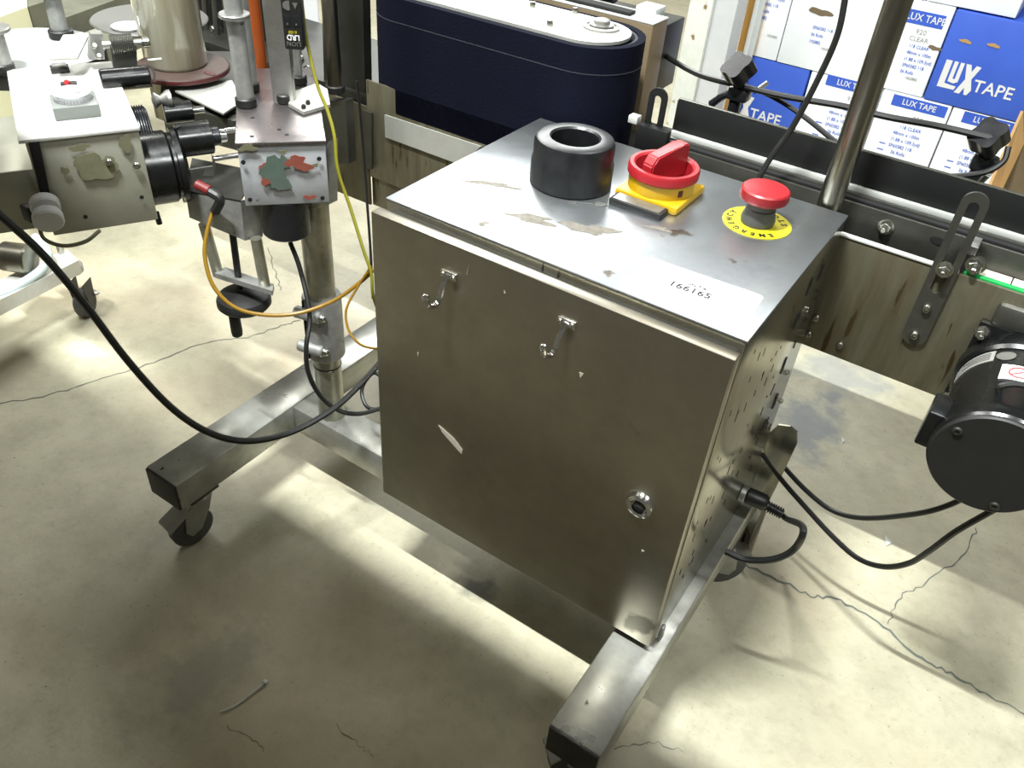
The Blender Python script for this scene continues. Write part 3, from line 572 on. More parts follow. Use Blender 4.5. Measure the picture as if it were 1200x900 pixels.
tag(obj('motor_cable', tube([(0.4818,0.4100,0.2881), (0.5411,0.4100,0.2403), (0.5895,0.3900,0.2274), (0.6530,0.3600,0.2175), (0.7007,0.3300,0.2260), (0.7362,0.3000,0.2618), (0.7617,0.2800,0.3091), (0.7744,0.2600,0.3664), (0.7878,0.2500,0.4243), (0.8090,0.2500,0.4771), (0.8338,0.2500,0.5368)], 0.0044, 8), M['rubber']), 'lower black cable sagging in a deep loop under the motor', 'cable')
# cable falling behind the stop button, guard knobs and the cables clipped to them
tag(obj('hanging_cable', tube([(0.3916,0.4600,1.0121), (0.3999,0.4550,0.9749), (0.4047,0.4500,0.9303), (0.3968,0.4450,0.8691), (0.3843,0.4400,0.8083), (0.3708,0.4300,0.7677), (0.3618,0.4250,0.7276), (0.3654,0.4100,0.6967)], 0.0042, 8), M['rubber']), 'black cable hanging diagonally behind the red emergency button', 'cable')
tag(obj('rail_cable', tube([(0.0284,0.7600,0.7651), (0.0725,0.7300,0.7636), (0.1565,0.6600,0.7732), (0.2451,0.6000,0.7928), (0.3263,0.5850,0.7998), (0.4113,0.5800,0.8090), (0.4798,0.5800,0.8107), (0.5496,0.5800,0.8162), (0.6226,0.5800,0.8183)], 0.0048, 8), M['rubber']), 'thick black cable stretched along the top between the two black knobs', 'cable')
tag(obj('rail_cable', tube([(0.2058,0.6000,0.7536), (0.2277,0.6000,0.7747), (0.2597,0.6000,0.7924), (0.3030,0.6000,0.7899), (0.3596,0.5850,0.7794), (0.4154,0.5750,0.7603), (0.4549,0.5700,0.7438), (0.5209,0.5600,0.7432), (0.5768,0.5600,0.7554), (0.6263,0.5600,0.7762), (0.6449,0.5700,0.7949), (0.6434,0.5800,0.8134)], 0.0042, 8), M['rubber']), 'thinner black cable drooping below the first behind the guard board', 'cable')
def clamp_knob(px_c, label):
    c = Vector(px_c); k = thing('clamp_knob', label, 'clamp knob', (c.x, c.y, 0.70))
    obj('post', cyl((c.x, c.y, 0.66), (c.x, c.y, c.z - 0.01), 0.010, 20), M['black'], k)
    ll = B(); n = 4
    prof = []
    for i in range(60):
        a = 2 * math.pi * i / 60; r = 0.0235 + 0.0035 * math.cos(n * a); prof.append((r * math.cos(a), r * math.sin(a)))
    prism(prof, 0.026, c, (0.83, 0.1, 0.45), (-0.30, 0.75, 0.5), ll)
    bmesh.ops.bevel(ll, geom=[e for e in ll.edges if len(e.link_faces) == 2 and e.calc_face_angle(0) > 1.2], offset=0.006, segments=3, affect='EDGES')
    obj('lobed_grip', ll, M['black'], k)
    obj('cross_clamp', box(B(), c + Vector((0.004, 0.0, -0.028)), (0.034, 0.028, 0.022), 0.005), M['black'], k)
    return k
K1 = clamp_knob((0.2451,0.6050,0.8078), 'black lobed clamp knob beside the left blue carton')
obj('threaded_rod', cyl((0.2735,0.6000,0.7891), (0.2840,0.6200,0.8016), 0.0035, 12), M['bolt'], K1)
obj('clamp_lever', tube([(0.2078,0.6000,0.7513), (0.2220,0.6000,0.7677), (0.2409,0.6000,0.7808)], 0.006, 8), M['black'], K1)
K2 = clamp_knob((0.6193,0.6000,0.8051), 'black lobed clamp knob at the right edge before the brown carton')
obj('threaded_rod', cyl((0.6239,0.6000,0.7365), (0.6343,0.5800,0.7706), 0.005, 12), M['bolt'], K2)
# ================================================================ CARTONS AND DOORWAY BEHIND
YC = 2.0
def carton(x0, x1, z0, z1, m, label, depth=0.34, group=None, dy=0.0):
    c = thing('tape_carton', label, 'carton', ((x0 + x1) / 2, YC + depth / 2 + dy, z0))
    obj('box_body', bx(x0 + 0.0015, x1 - 0.0015, YC + dy, YC + depth + dy, z0 + 0.001, z1 - 0.0015, 0.003), M[m], c)
    return c
def lux_strip(c, x0, x1, z0, z1, dy=0.0, code=None, lines=True, s='LUX TAPE'):
    y = YC - 0.0005 + dy
    st_ = obj('label_strip', bx(x0, x1, y - 0.0006, y, z0, z1), M['cartonblue'], c, label='blue printed strip')
    text(s, (z1 - z0) * 0.74, ((x0 + x1) / 2, y - 0.001, (z0 + z1) / 2), (1, 0, 0), (0, 0, 1), M['paper'], st_, align='CENTER', bold=0.0003, sx=0.92)
    w = x1 - x0; h = z1 - z0
    if code: text(code, h * 0.62, ((x0 + x1) / 2 + 0.01, y - 0.0005, z0 - h * 0.75), (1, 0, 0), (0, 0, 1), M['stampink'], c, name='stamp', align='CENTER')
    if lines:
        for i, (t, dx) in enumerate((('118 CLEAR', .30), ('48mm x 100m', .22), ('(1.88 x 109.3yd)', .22), ('SP60382 118', .22), ('36 Rolls', .30), ('192882', .30))):
            text(t, h * 0.46, (x0 + w * dx, y - 0.0005, z0 - h * (1.75 + i * 0.62)), (1, 0, 0), (0, 0, 1), M['blueink'], c, name='print_line', sx=0.9)
        for i in range(3): obj('print_mark', bx(x0 + w * .04, x0 + w * .16, y - .0006, y, z0 - h * (3.62 + .62 * i) - .0015, z0 - h * (3.62 + .62 * i) + .0015), M['blueink'], c)
zr = 0.436
xa, xb, xc, xd = (-0.2026,2.0000,0.4566)[0], (0.0236,2.0000,0.4433)[0], (0.2464,2.0000,0.4385)[0], (0.4475,2.0000,0.4521)[0]
xe = xd + (xd - xc)
# bottom row
c = carton(xa, xb - 0.004, zr - 0.25, zr, 'cartonblue', 'blue carton with large white logo, lower left behind the guard board')
p = (-0.0539,2.0000,0.2536)
def lux_logo(c, x, z, h, dy=0.0):
    y = YC - 0.0008 + dy
    bm = B(); s = h
    def pg(pts, e=0.0): prism([(a * s, b * s) for a, b in pts], 0.0006, (x, y + e, z), (1, 0, 0), (0, 0, 1), bm)
    # tall heavy L, U, X with the L's foot running on
    pg([(0, 0), (0.62, 0), (0.66, 0.13), (0.22, 0.17), (0.22, 1), (0, 1)]); pg([(0.30, 0.26), (0.52, 0.22), (0.66, 0.30), (0.66, 1), (0.52, 1), (0.52, 0.38), (0.44, 0.38), (0.44, 1), (0.30, 1)])
    pg([(0.66, -0.08), (0.86, -0.08), (1.26, 0.98), (1.08, 1.0)]); pg([(0.72, 1.0), (0.90, 1.0), (1.22, 0.12), (1.12, -0.08), (1.02, -0.08)], -0.0003)
    obj('logo', bm, M['paper'], c, smooth=False, label='white block logo reading LUX')
    text('TAPE', h * 0.62, (x + h * 1.22, y - 0.0003, z + h * 0.30), (1, 0, 0), (0, 0, 1), M['paper'], c, bold=0.0006)
q0 = (-0.1728,2.0000,0.2618)
lux_logo(c, q0[0] - 0.052, q0[2] - 0.025, 0.075)
w1 = carton(xb, xc - 0.001, zr - 0.25, zr, 'cartonwhite', 'white carton with blue strip, lower row partly hidden by the steel pole')
a0, a1 = (0.0759,2.0000,0.4062), (0.2391,2.0000,0.4004)
lux_strip(w1, a0[0], a1[0], a0[2] - 0.0, a0[2] + 0.032, code='920')
w2 = carton(xc, xd - 0.001, zr - 0.25, zr, 'cartonwhite', 'white carton with blue strip, lower row just right of the pole', dy=-0.003)
a0, a1 = (0.2808,2.0000,0.3983), (0.4367,2.0000,0.3935)
lux_strip(w2, a0[0], a1[0], a0[2] - 0.0, a0[2] + 0.032, -0.003, code='920')
w3 = carton(xd, xe, zr - 0.25, zr, 'cartonwhite', 'white carton with blue strip, lower right behind the black clamp knob', dy=0.002)
dx3 = xd - xc
lux_strip(w3, a0[0] + dx3, a1[0] + dx3, a0[2] - 0.0, a0[2] + 0.032, 0.002, code='920')
# middle row
xf = (0.3601,2.0000,0.4546)[0]; xg = (0.3523,2.0000,0.7019)[0]
z2 = zr + 0.252
u1 = carton(xa, xa + 0.11, zr, z2, 'cartonwhite', 'white carton at the left end of the upper row beside the pine post')
text('LU', 0.02, (xa + .03, YC - .001, z2 - .03), (1, 0, 0), (0, 0, 1), M['blueink'], u1)
for i, t in enumerate(('(1.88 x 109.3yd)', 'SP60382 118', '36 Rolls', '192882')): text(t, 0.013, (xa + 0.012, YC - 0.001, z2 - 0.075 - 0.020 * i), (1, 0, 0), (0, 0, 1), M['blueink'], u1, name='print_line', sx=0.9)
text('1822882', 0.010, (xa + 0.06, YC - 0.001, zr + 0.07), (1, 0, 0), (0, 0, 1), M['stampink'], u1, name='stamp')
u2 = carton(xa + 0.11, xc - 0.012, zr, z2, 'cartonwhite', 'white carton with a torn hand hole behind the hanging cable', dy=-0.002)
th_ = (0.0008,2.0000,0.6039)
obj('hand_hole', blob((th_[0], YC - 0.0025, th_[2]), 0.034, 0.010, 4, (0.99, 0, -0.05), (0.05, 0, 0.99), 0.001), M['housing'], u2, smooth=False, label='torn open hand hole')
for i, t in enumerate(('SP60382 118', '36 Rolls', '192882')): text(t, 0.013, (th_[0] - 0.01, YC - 0.003, th_[2] - 0.045 - 0.020 * i), (1, 0, 0), (0, 0, 1), M['blueink'], u2, name='print_line', sx=0.9)
text('1822882', 0.010, (th_[0] + 0.03, YC - 0.003, zr + 0.07), (1, 0, 0), (0, 0, 1), M['stampink'], u2, name='stamp')
u3 = carton(xc - 0.012, xf - 0.002, zr, z2, 'cartonwhite', 'white carton marked 920 CLEAR between the pole and the big blue carton', dy=0.001)
a0, a1 = (0.1981,2.0000,0.6254), (0.3389,2.0000,0.6363)
sx0 = xc - 0.004; sx1 = xf - 0.018
lux_strip(u3, sx0, sx1, z2 - 0.062, z2 - 0.026, 0.001, lines=False)
text('920', 0.020, ((sx0 + sx1) / 2, YC - 0.0002, z2 - 0.080), (1, 0, 0), (0, 0, 1), M['stampink'], u3, name='stamp', align='CENTER')
text('CLEAR', 0.018, ((sx0 + sx1) / 2, YC - 0.0002, z2 - 0.100), (1, 0, 0), (0, 0, 1), M['stampink'], u3, name='stamp', align='CENTER')
for i, t in enumerate(('118 CLEAR', '48mm x 100m', '(1.88 x 109.3yd)', 'SP60382 118', '36 Rolls')): text(t, 0.013, (sx0 + 0.03, YC - 0.0002, z2 - 0.120 - 0.018 * i), (1, 0, 0), (0, 0, 1), M['blueink'], u3, name='print_line', sx=0.9)
obj('hand_hole', blob((sx1 + 0.0, YC + 0.0, z2 - 0.112), 0.018, 0.006, 7, (0.99, 0, -0.05), (0.05, 0, 0.99), 0.001), M['housing'], u3, smooth=False, label='torn hand hole')
text('1822882', 0.010, (sx1 - 0.05, YC - 0.0002, zr + 0.045), (1, 0, 0), (0, 0, 1), M['stampink'], u3, name='stamp')
bb = carton(xf, xf + 0.34, zr, z2 - 0.002, 'cartonblue', 'big blue carton with white logo at the top right', dy=-0.004)
q1 = (0.3841,2.0000,0.4805)
lux_logo(bb, q1[0], q1[2], 0.075, -0.004)
for px_ in ((0.4129,2.0000,0.6111), (0.4850,2.0000,0.6158)):
    obj('hand_hole', blob((px_[0], YC - 0.0045, px_[2]), 0.016, 0.005, 11, (1, 0, 0), (0, 0, 1), 0.001), M['brown'], bb, smooth=False, label='torn hand hole')
# top row
for i in range(3):
    x0 = xa + 0.01 + i * 0.235
    carton(x0, x0 + 0.232, z2, z2 + 0.25, 'cartonwhite', ('plain white carton topmost at left, above the torn one', 'plain white carton topmost in the middle, above the pole', 'plain white carton topmost at right, above the blue one')[i], dy=0.002 * i)
pal = thing('pallet', 'wooden pallet stack base under the tape cartons', 'pallet', (0.4, 2.17, 0))
for i in range(5): obj('board', bx(xa, xa + 0.95, YC + 0.01 + i * 0.07, YC + 0.06 + i * 0.07, 0.165, 0.185, 0.002), M['wood'], pal)
for i in range(3): obj('bearer', bx(xa + i * 0.42, xa + i * 0.42 + 0.09, YC + 0.01, YC + 0.34, 0.0, 0.165, 0.002), M['wood'], pal)
# brown open carton, right edge
bc = thing('brown_carton', 'open brown cardboard carton at the right edge behind the guard board', 'carton', (0.80, 0.85, 0.4))
a0 = (0.6346,0.8000,0.8007); a1 = (0.6401,0.8000,0.6697)
obj('side_panel', slab([(0.6346,0.8000,0.8007), (0.6389,0.7200,0.6791), (0.6559,0.7400,0.6547), (0.6553,0.8200,0.7870)], (0.004, 0, 0)), M['brown'], bc, smooth=False)
obj('flap', slab([(0.6394,0.7200,0.6778), (0.7169,0.6600,0.6901), (0.7106,0.7200,0.7016), (0.6381,0.8000,0.6812)], (0, 0, -0.004)), M['brown'], bc, smooth=False)
obj('back_panel', slab([(0.6346,0.8000,0.8007), (0.7145,0.8000,0.7956), (0.7492,0.8000,0.6636), (0.6392,0.8000,0.6786)], (0, 0.004, 0)), M['housing'], bc, smooth=False)
# door frame / column and pine post
x0, x1, x2 = (-0.2989,1.7000,0.4858)[0], (-0.2279,1.7000,0.5020)[0], (-0.1616,1.7000,0.5171)[0]
struct(obj('trim_1', bx(x0, x1, 1.70, 1.80, 0, 2.2, 0.004), M['peel']))
struct(obj('trim_2', bx(x1, x2, 1.715, 1.80, 0, 2.2, 0.004), M['painted']))
struct(obj('wall_back', bx(x2, (-0.1704,1.9000,0.4721)[0], 1.90, 1.96, 0, 2.2, 0.002), M['white']))
tag(obj('pine_post', bx((-0.2032,1.9300,0.5098)[0], (-0.1660,1.9300,0.5178)[0], 1.93, 1.98, 0, 1.4, 0.002), M['wood']), 'narrow yellow pine post beside the stacked cartons', 'wooden post')
# ================================================================ LABEL HEAD (left)
H = Fr(-0.357, -0.070, 61.6)
hd = thing('label_head', 'shiny boxy steel labelling head with a clear dial on its top', 'labelling head', tuple(H.p(-0.07, 0.14, 0.61)), H.yaw)
def hbx(a0, a1, b0, b1, z0, z1, bev=0.0, F=H): return bx(a0, a1, b0, b1, z0, z1, bev, F.m)
case = obj('case', hbx(-0.140, 0, 0.004, 0.283, 0.608, 0.746, 0.002), M['headside'], hd)
obj('lid', hbx(-0.147, 0.002, 0.0, 0.285, 0.746, 0.751, 0.001), M['head'], hd, label='bright worn steel lid')
obj('front_slot', slab([(-0.4213,-0.1897,0.7474), (-0.4152,-0.1784,0.7469), (-0.4184,-0.1843,0.6646), (-0.4238,-0.1944,0.6653)], (0.0008, -0.0004, 0)), M['hole'], case, smooth=False)
for p in ((-0.3625,-0.0817,0.6975), (-0.3784,-0.1112,0.7074)): screw(p, -H.v, 0.0052, case, h=0.004)
for p in ((-0.3638,-0.0842,0.6495), (-0.4012,-0.1533,0.6324)): obj('screw_hole', lathe([(0.003, 0), (0.003, 0.0008)], p, -H.v, 14), M['hole'], case)
for p, rx, ry, sd in (((-0.3790,-0.1108,0.7071), 0.010, 0.008, 5), ((-0.3878,-0.1271,0.7023), 0.026, 0.020, 9), ((-0.3941,-0.1388,0.7324), 0.013, 0.005, 2), ((-0.3666,-0.0880,0.7307), 0.009, 0.011, 6), ((-0.4060,-0.1608,0.7030), 0.005, 0.006, 7)):
    obj('glue_patch', blob(p, rx, ry, sd, H.u, (0, 0, 1), 0.0006), M['glue'], case, smooth=False)
# thumb screws on the front
t0 = Vector((-0.4229,-0.1925,0.6610)); t1 = t0 - H.v * 0.0
kb = obj('thumb_knob', lathe([(0.019, 0), (0.019, 0.010), (0.017, 0.012), (0.008, 0.012), (0.008, 0.026), (0.019, 0.026), (0.0195, 0.028), (0.0195, 0.037), (0.0175, 0.0395), (0.006, 0.040)], t0, -H.v * 0.9 - Vector((0, 0, 0.25)), 36), M['knob'], hd, label='pale grey thumb knob')
obj('knob_bracket', box(B(), t0 + H.v * 0.002 - H.u * 0.022 + Vector((0, 0, -0.012)), (0.02, 0.012, 0.024), 0.003), M['cap'], hd)
obj('wire_loop', tube([(-0.4307,-0.2053,0.6321), (-0.4302,-0.2042,0.6077), (-0.4200,-0.1855,0.5925), (-0.4066,-0.1606,0.5938), (-0.3929,-0.1425,0.6092)], 0.0028, 8), M['glue'], hd)
# dial
dm = Vector((-0.4517,-0.0968,0.7510)); dz = 0.018
db = obj('dial_base', box(B(), (0, 0, dz / 2), (0.058, 0.058, dz), 0.002, Matrix.Translation(dm + H.v * 0.010) @ Matrix.Rotation(H.yaw, 4, 'Z')), M['dialbase'], hd)
dcen = dm + H.v * 0.010 + Vector((0, 0, dz))
obj('dial', lathe([(0.024, 0), (0.024, 0.010), (0.020, 0.013), (0.017, 0.012), (0.015, 0.006), (0.011, 0.006), (0.009, 0.012), (0, 0.013)], dcen, (0, 0, 1), 40), M['dial'], db, label='clear plastic rotary dial')
tk = B()
for i in range(36):
    a = i * math.pi / 18; c = dcen + Vector((0.0246 * math.cos(a), 0.0246 * math.sin(a), 0.003)); box(tk, c, (0.001, 0.001, 0.005))
dt = obj('dial_ticks', tk, M['stampink'], db); dt['kind'] = 'stuff'
p = Vector((-0.5468,-0.0449,0.7510)); k_ = obj('toggle_switch', box(B(), (0, 0, 0.004), (0.022, 0.012, 0.008), 0.001, Matrix.Translation(p) @ Matrix.Rotation(H.yaw, 4, 'Z')), M['cap'], hd)
obj('toggle_lever', cyl(p + Vector((0, 0, 0.006)), p + Vector((0.004, -0.006, 0.011)), 0.004, 12, 0.001), M['red'], k_, label='red toggle')
p = Vector((-0.6159,-0.0145,0.7510)); k_ = obj('rocker_switch', box(B(), (0, 0, 0.004), (0.026, 0.018, 0.009), 0.001, Matrix.Translation(p) @ Matrix.Rotation(H.yaw, 4, 'Z')), M['cap'], hd)
obj('rocker', box(B(), (0, 0, 0.010), (0.020, 0.011, 0.004), 0.001, Matrix.Translation(p) @ Matrix.Rotation(H.yaw, 4, 'Z')), M['alu'], k_)
# left hand rear box and post behind the head
obj('side_box', hbx(-0.215, -0.142, 0.05, 0.26, 0.60, 0.690, 0.003), M['headside'], hd)
# drum and cylinders to the right of the head
H2 = (-0.389, -0.0595)
dU = H.u
def hp2(a, b, z): return H.p(a, b, z)
fd = thing('feed_drum', 'large black drum with protruding cylinders between the two steel heads', 'drum unit', tuple(H.p(0.03, 0.07, 0.62)), H.yaw)
d0 = Vector((-0.4064,-0.0340,0.6627)); d0 = Vector((d0.x, d0.y, d0.z))
ds = d0 - dU * 0.010
obj('drum', lathe([(0.046, 0), (0.053, 0.001), (0.053, 0.038), (0.049, 0.042), (0.049, 0.046), (0.055, 0.047), (0.055, 0.054), (0.045, 0.060)], ds, dU, 48), M['blackpaint'], fd)
bd = B()
for i in range(10): lathe([(0.043, 0.0 + i * .0034), (0.046, 0.0010 + i * .0034), (0.043, 0.0026 + i * .0034)], ds + H.v * 0.050 + Vector((0, 0, 0.030)) - dU * 0.010, dU, 36, bd, caps=False)
lathe([(0.042, -0.002), (0.043, 0.0), (0.043, 0.034), (0.040, 0.036)], ds + H.v * 0.050 + Vector((0, 0, 0.030)) - dU * 0.010, dU, 36, bd)
obj('ribbed_drum', bd, M['black'], fd, label='glossy ribbed black drum')
e0 = Vector((-0.3846,0.0062,0.7004)); e1 = Vector((-0.3615,0.0489,0.6954)); e1.z = e0.z
obj('cylinder', cyl(e0, e1, 0.0245, 36, 0.001), M['blackpaint'], fd)
obj('spindle', cyl(e1, e1 + dU * 0.012, 0.014, 24, 0.001), M['black'], fd); obj('spindle_tip', cyl(e1 + dU * 0.012, e1 + dU * 0.022, 0.010, 20, 0.001), M['chrome'], fd)
f0 = Vector((-0.4316,0.0244,0.7241)); f1 = Vector((-0.4118,0.0609,0.7207)); f1.z = f0.z
obj('cylinder', cyl(f0, f1, 0.0155, 30, 0.001), M['blackpaint'], fd)
obj('spindle_tip', cyl(f1, f1 + dU * 0.018, 0.0055, 20, 0.001), M['chrome'], fd)
obj('slot_mark', box(B(), e0 + dU * 0.010 + Vector((0.004, -0.010, 0.0235)), (0.004, 0.010, 0.003), 0.001, I4), M['hole'], fd)
gw = obj('wing_screw', lathe([(0.004, 0), (0.012, 0.004), (0.006, 0.012), (0.013, 0.022), (0.013, 0.027)], (-0.4377,0.0130,0.7450), dU, 20), M['alu'], fd)
for z_, q in ((0.0, (-0.3797,0.0679,0.6966)), (1, (-0.3625,0.0471,0.6657))):
    obj('guide_rod', cyl(q, Vector(q) + dU * 0.12, 0.0042, 16), M['chrome'], fd)
obj('angle_arm', slab([(-0.3759,0.0035,0.6567), (-0.3561,0.0400,0.6575), (-0.3558,0.0406,0.6780), (-0.3541,0.0439,0.6610), (-0.3573,0.0380,0.6424), (-0.3644,0.0248,0.6447), (-0.3623,0.0286,0.6552)], tuple(H.v * 0.004)), M['alu'], fd, smooth=False)
obj('foot', cyl((-0.4088,-0.0385,0.5919), (-0.4081,-0.0373,0.5725), 0.0045, 12), M['black'], fd)
for q in ((-0.3780,-0.0107,0.6276), (-0.3775,-0.0096,0.6131)): obj('adjuster', cyl(q, Vector(q) + dU * 0.012, 0.005, 12, 0.001), M['bolt'], fd)
# rollers behind the lid
ro = thing('roller_block', 'small grey ribbed rubber roller and black tube behind the first steel head', 'roller unit', (-0.5375,0.0426,0.7617), H.yaw)
r0 = Vector((-0.5656,0.0336,0.7917)); r1 = Vector((-0.5387,0.0834,0.7924)); r1.z = r0.z
obj('axle', cyl(r0, r1, 0.0055, 16), M['alu'], ro)
L_ = (r1 - r0).length; dr_ = (r1 - r0).normalized()
bm = B(); prf = []
for i in range(12): prf += [(0.0135, 0.012 + i * (L_ - .024) / 12), (0.0148, 0.0125 + (i + .5) * (L_ - .024) / 12)]
lathe(prf, r0, dr_, 30, bm); obj('rubber_roller', bm, M['rail'], ro)
rbk = slab([(-0.5547,0.0385,0.7893), (-0.5367,0.0718,0.7889), (-0.5391,0.0674,0.7582), (-0.5556,0.0369,0.7587)], tuple(H.v * 0.012)); obj('ribbed_pad', rbk, M['rail'], ro, smooth=False)
obj('cap_screw', lathe([(0.008, 0), (0.009, .001), (0.009, 0.010), (0.006, 0.012)], r1, dr_, 20), M['bolt'], ro)
k0 = Vector((-0.5143,0.0100,0.7583)); k1 = Vector((-0.4908,0.0534,0.7562)); k1.z = k0.z
obj('black_tube', cyl(k0 - dU * 0.02, k1, 0.0165, 30, 0.002), M['blackpaint'], ro)
obj('bent_bracket', tube([(-0.4808,0.0720,0.7825), (-0.4895,0.0559,0.7828), (-0.4873,0.0599,0.7619), (-0.4885,0.0577,0.7492)], 0.0022, 6, smooth=False), M['alu'], ro)
bl = slab([(-0.5808,0.0279,0.8058), (-0.5730,0.0424,0.8046), (-0.5753,0.0381,0.7668), (-0.5861,0.0182,0.7687)], tuple(H.v * 0.02)); bk_ = obj('mounting_block', bl, M['alu'], ro, smooth=False)
for q in ((-0.5790,0.0290,0.7884), (-0.5778,0.0312,0.7729)): screw(q, -H.v + Vector((0, 0, .5)), 0.005, bk_, h=0.004)
tag(obj('tilted_flap', slab([(-0.5907,-0.0404,0.7794), (-0.5727,-0.0072,0.7774), (-0.6189,0.0485,0.7909), (-0.6360,0.0168,0.7922)], (0, 0, 0.003)), M['plate'], smooth=False), 'pale tilted metal flap just behind the lid of the first head', 'metal flap')
# ================================================================ BRACKET HEAD
G = Fr(-0.1442, 0.0712, 47.4)
bh = thing('applicator_head', 'square steel head with chipped silver, green and red paint on its face', 'labelling head', tuple(G.p(-0.06, 0.09, 0.655)), G.yaw)
hb_ = obj('case', hbx(-0.118, 0.0, 0.004, 0.175, 0.654, 0.745, 0.002, G), M['chipped'], bh)
obj('deck', hbx(-0.120, 0.001, 0.0, 0.30, 0.745, 0.750, 0.001, G), M['deck'], bh, label='worn bare steel deck')
def gf(px): return px
for p, rx, ry, sd, m_ in (((-0.1932,0.0179,0.7048), 0.019, 0.022, 5, 'primer'), ((-0.1982,0.0126,0.7013), 0.013, 0.017, 9, 'redoxide'), ((-0.1711,0.0420,0.7188), 0.015, 0.011, 12, 'redoxide'), ((-0.1864,0.0254,0.7133), 0.008, 0.016, 2, 'primer'), ((-0.2140,-0.0047,0.7433), 0.009, 0.006, 3, 'glue'), ((-0.1630,0.0508,0.6663), 0.007, 0.004, 4, 'redoxide'), ((-0.1840,0.0279,0.7358), 0.005, 0.004, 8, 'glue'), ((-0.1564,0.0580,0.7142), 0.006, 0.003, 14, 'glue')):
    obj('bare_patch', blob(p, rx, ry, sd, G.u, (0, 0, 1), 0.0007, 26, 0.5), M[m_], hb_, smooth=False)
for p in ((-0.2203,-0.0116,0.7227), (-0.1511,0.0638,0.7241), (-0.2190,-0.0101,0.6663), (-0.1509,0.0640,0.6641)):
    obj('bolt_hole', lathe([(0.0032, 0), (0.0032, 0.0009)], p, -G.v, 14), M['hole'], hb_)
for p in ((-0.2754,0.0602,0.7500), (-0.2262,0.0137,0.7500), (-0.1965,0.0501,0.7500), (-0.2171,0.0554,0.7500)): obj('deck_hole', lathe([(0.003, 0), (0.003, 0.0006)], p, (0, 0, 1), 12), M['hole'], bh)
mm0 = (-0.2171,0.0498,0.5920)
mtr = obj('motor', lathe([(0.034, 0), (0.0365, 0.003), (0.0365, 0.062)], mm0, (0, 0, 1), 44), M['black'], bh, label='glossy black round motor under the head')
hp_ = [(-0.2981,0.1683,0.7510), (-0.2988,0.2149,0.7510), (-0.2695,0.2072,0.7510), (-0.2226,0.1636,0.7510), (-0.2289,0.1153,0.7510), (-0.2684,0.1234,0.7510)]
ho = obj('hexagon_plate', slab(hp_, (0, 0, 0.005)), M['plate'], bh, smooth=False, label='bright small plate with two screws')
for p in ((-0.2457,0.1415,0.7560), (-0.2381,0.1251,0.7560)): screw(p, (0, 0, 1), 0.0035, ho, M['dark'], h=0.006)
def post(base, r, h, foot_r, m, label, cat='post', top=None, foot_m='cap', sides=None):
    b = Vector(base); t = thing('square_bar' if sides else 'post', label, cat, tuple(b))
    obj('foot', cyl(b, b + Vector((0, 0, 0.014)), foot_r, 32, 0.002), M[foot_m], t)
    if sides:
        obj('bar', box(B(), (0, 0, h / 2), (sides[0], sides[1], h), 0.002, Matrix.Translation(b) @ Matrix.Rotation(sides[2], 4, 'Z')), M[m], t)
    else: obj('shaft', cyl(b + Vector((0, 0, 0.012)), b + Vector((0, 0, h)), r, 36), M[m], t)
    if top: obj('flange', cyl(b + Vector((0, 0, top)), b + Vector((0, 0, top + 0.006)), r * 1.7, 32, 0.001), M['alu'], t)
    return t
post((-0.3157,0.0855,0.7500), 0.0125, 0.40, 0.0155, 'alupost', 'grey metal post on a black foot at the left of the bracket deck', top=0.124)
post((-0.3584,0.1326,0.7500), 0.0125, 0.40, 0.0140, 'alupost', 'second grey metal post just right of the flanged one')
post((-0.3284,0.2054,0.7500), 0.006, 0.16, 0.0125, 'alupost', 'short thin post with a black foot behind the sensor bar')
post((-0.3845,0.3400,0.6879), 0.0135, 0.5, 0.0175, 'pole', 'tall shiny round post left of the navy belt')
tag(obj('orange_column', cyl((-0.4464,0.2307,0.7000), Vector((-0.4464,0.2307,0.7000)) + Vector((0, 0, 0.6)), 0.0125, 32), M['orange']), 'bright orange round column behind the grey posts', 'column')
sbar = post((-0.2863,0.1337,0.7500), 0.01, 0.5, 0.012, 'alu', 'flat aluminium bar carrying the black sensor upright', 'bar', sides=(0.032, 0.014, math.radians(32)))
tag(obj('base_plate', slab([(-0.4233,0.3350,0.6639), (-0.3561,0.3350,0.6814), (-0.3568,0.3350,0.5637), (-0.4140,0.3350,0.5462)], (0, 0.02, 0)), M['rail'], smooth=False), 'upright grey plate under the tall shiny post', 'plate')
# sensor with upside down lettering
sn0 = Vector((-0.1905,0.0717,0.8600)); fu = Vector((0.83, 0.558, 0)); fn = Vector((0.558, -0.83, 0))
sp = Vector((-0.2393,0.1204,0.8408)); 
sn = thing('label_sensor', 'black rectangular sensor with upside down white and yellow lettering', 'sensor', tuple(sp))
ms = Matrix.Translation(sp) @ Matrix.Rotation(math.atan2(fu.y, fu.x), 4, 'Z')
obj('case', box(B(), (-0.001, 0.010, 0.062), (0.026, 0.022, 0.125), 0.002, ms), M['cap'], sn)
fz = lambda a, z: sp + fu * (a - 0.001) + fn * 0.0015 + Vector((0, 0, z))
text('LION', 0.0085, fz(0, 0.008), -fu, (0, 0, -1), M['alu'], sn, align='CENTER')
text('LRD', 0.0100, fz(0, 0.0165), -fu, (0, 0, -1), M['paper'], sn, align='CENTER', bold=0.0002)
text('6100', 0.0058, fz(0.0, 0.0235), -fu, (0, 0, -1), M['yellowdisc'], sn, align='CENTER')
for a in (-0.006, 0.006):
    w_ = obj('key', box(B(), (a - 0.001, -0.0012, 0.038), (0.0095, 0.001, 0.015), 0.0004, ms), M['black'], sn)
    obj('key_mark', box(B(), (a - 0.001, -0.002, 0.034), (0.002, 0.0006, 0.002), 0.0, ms), M['alu'], sn)
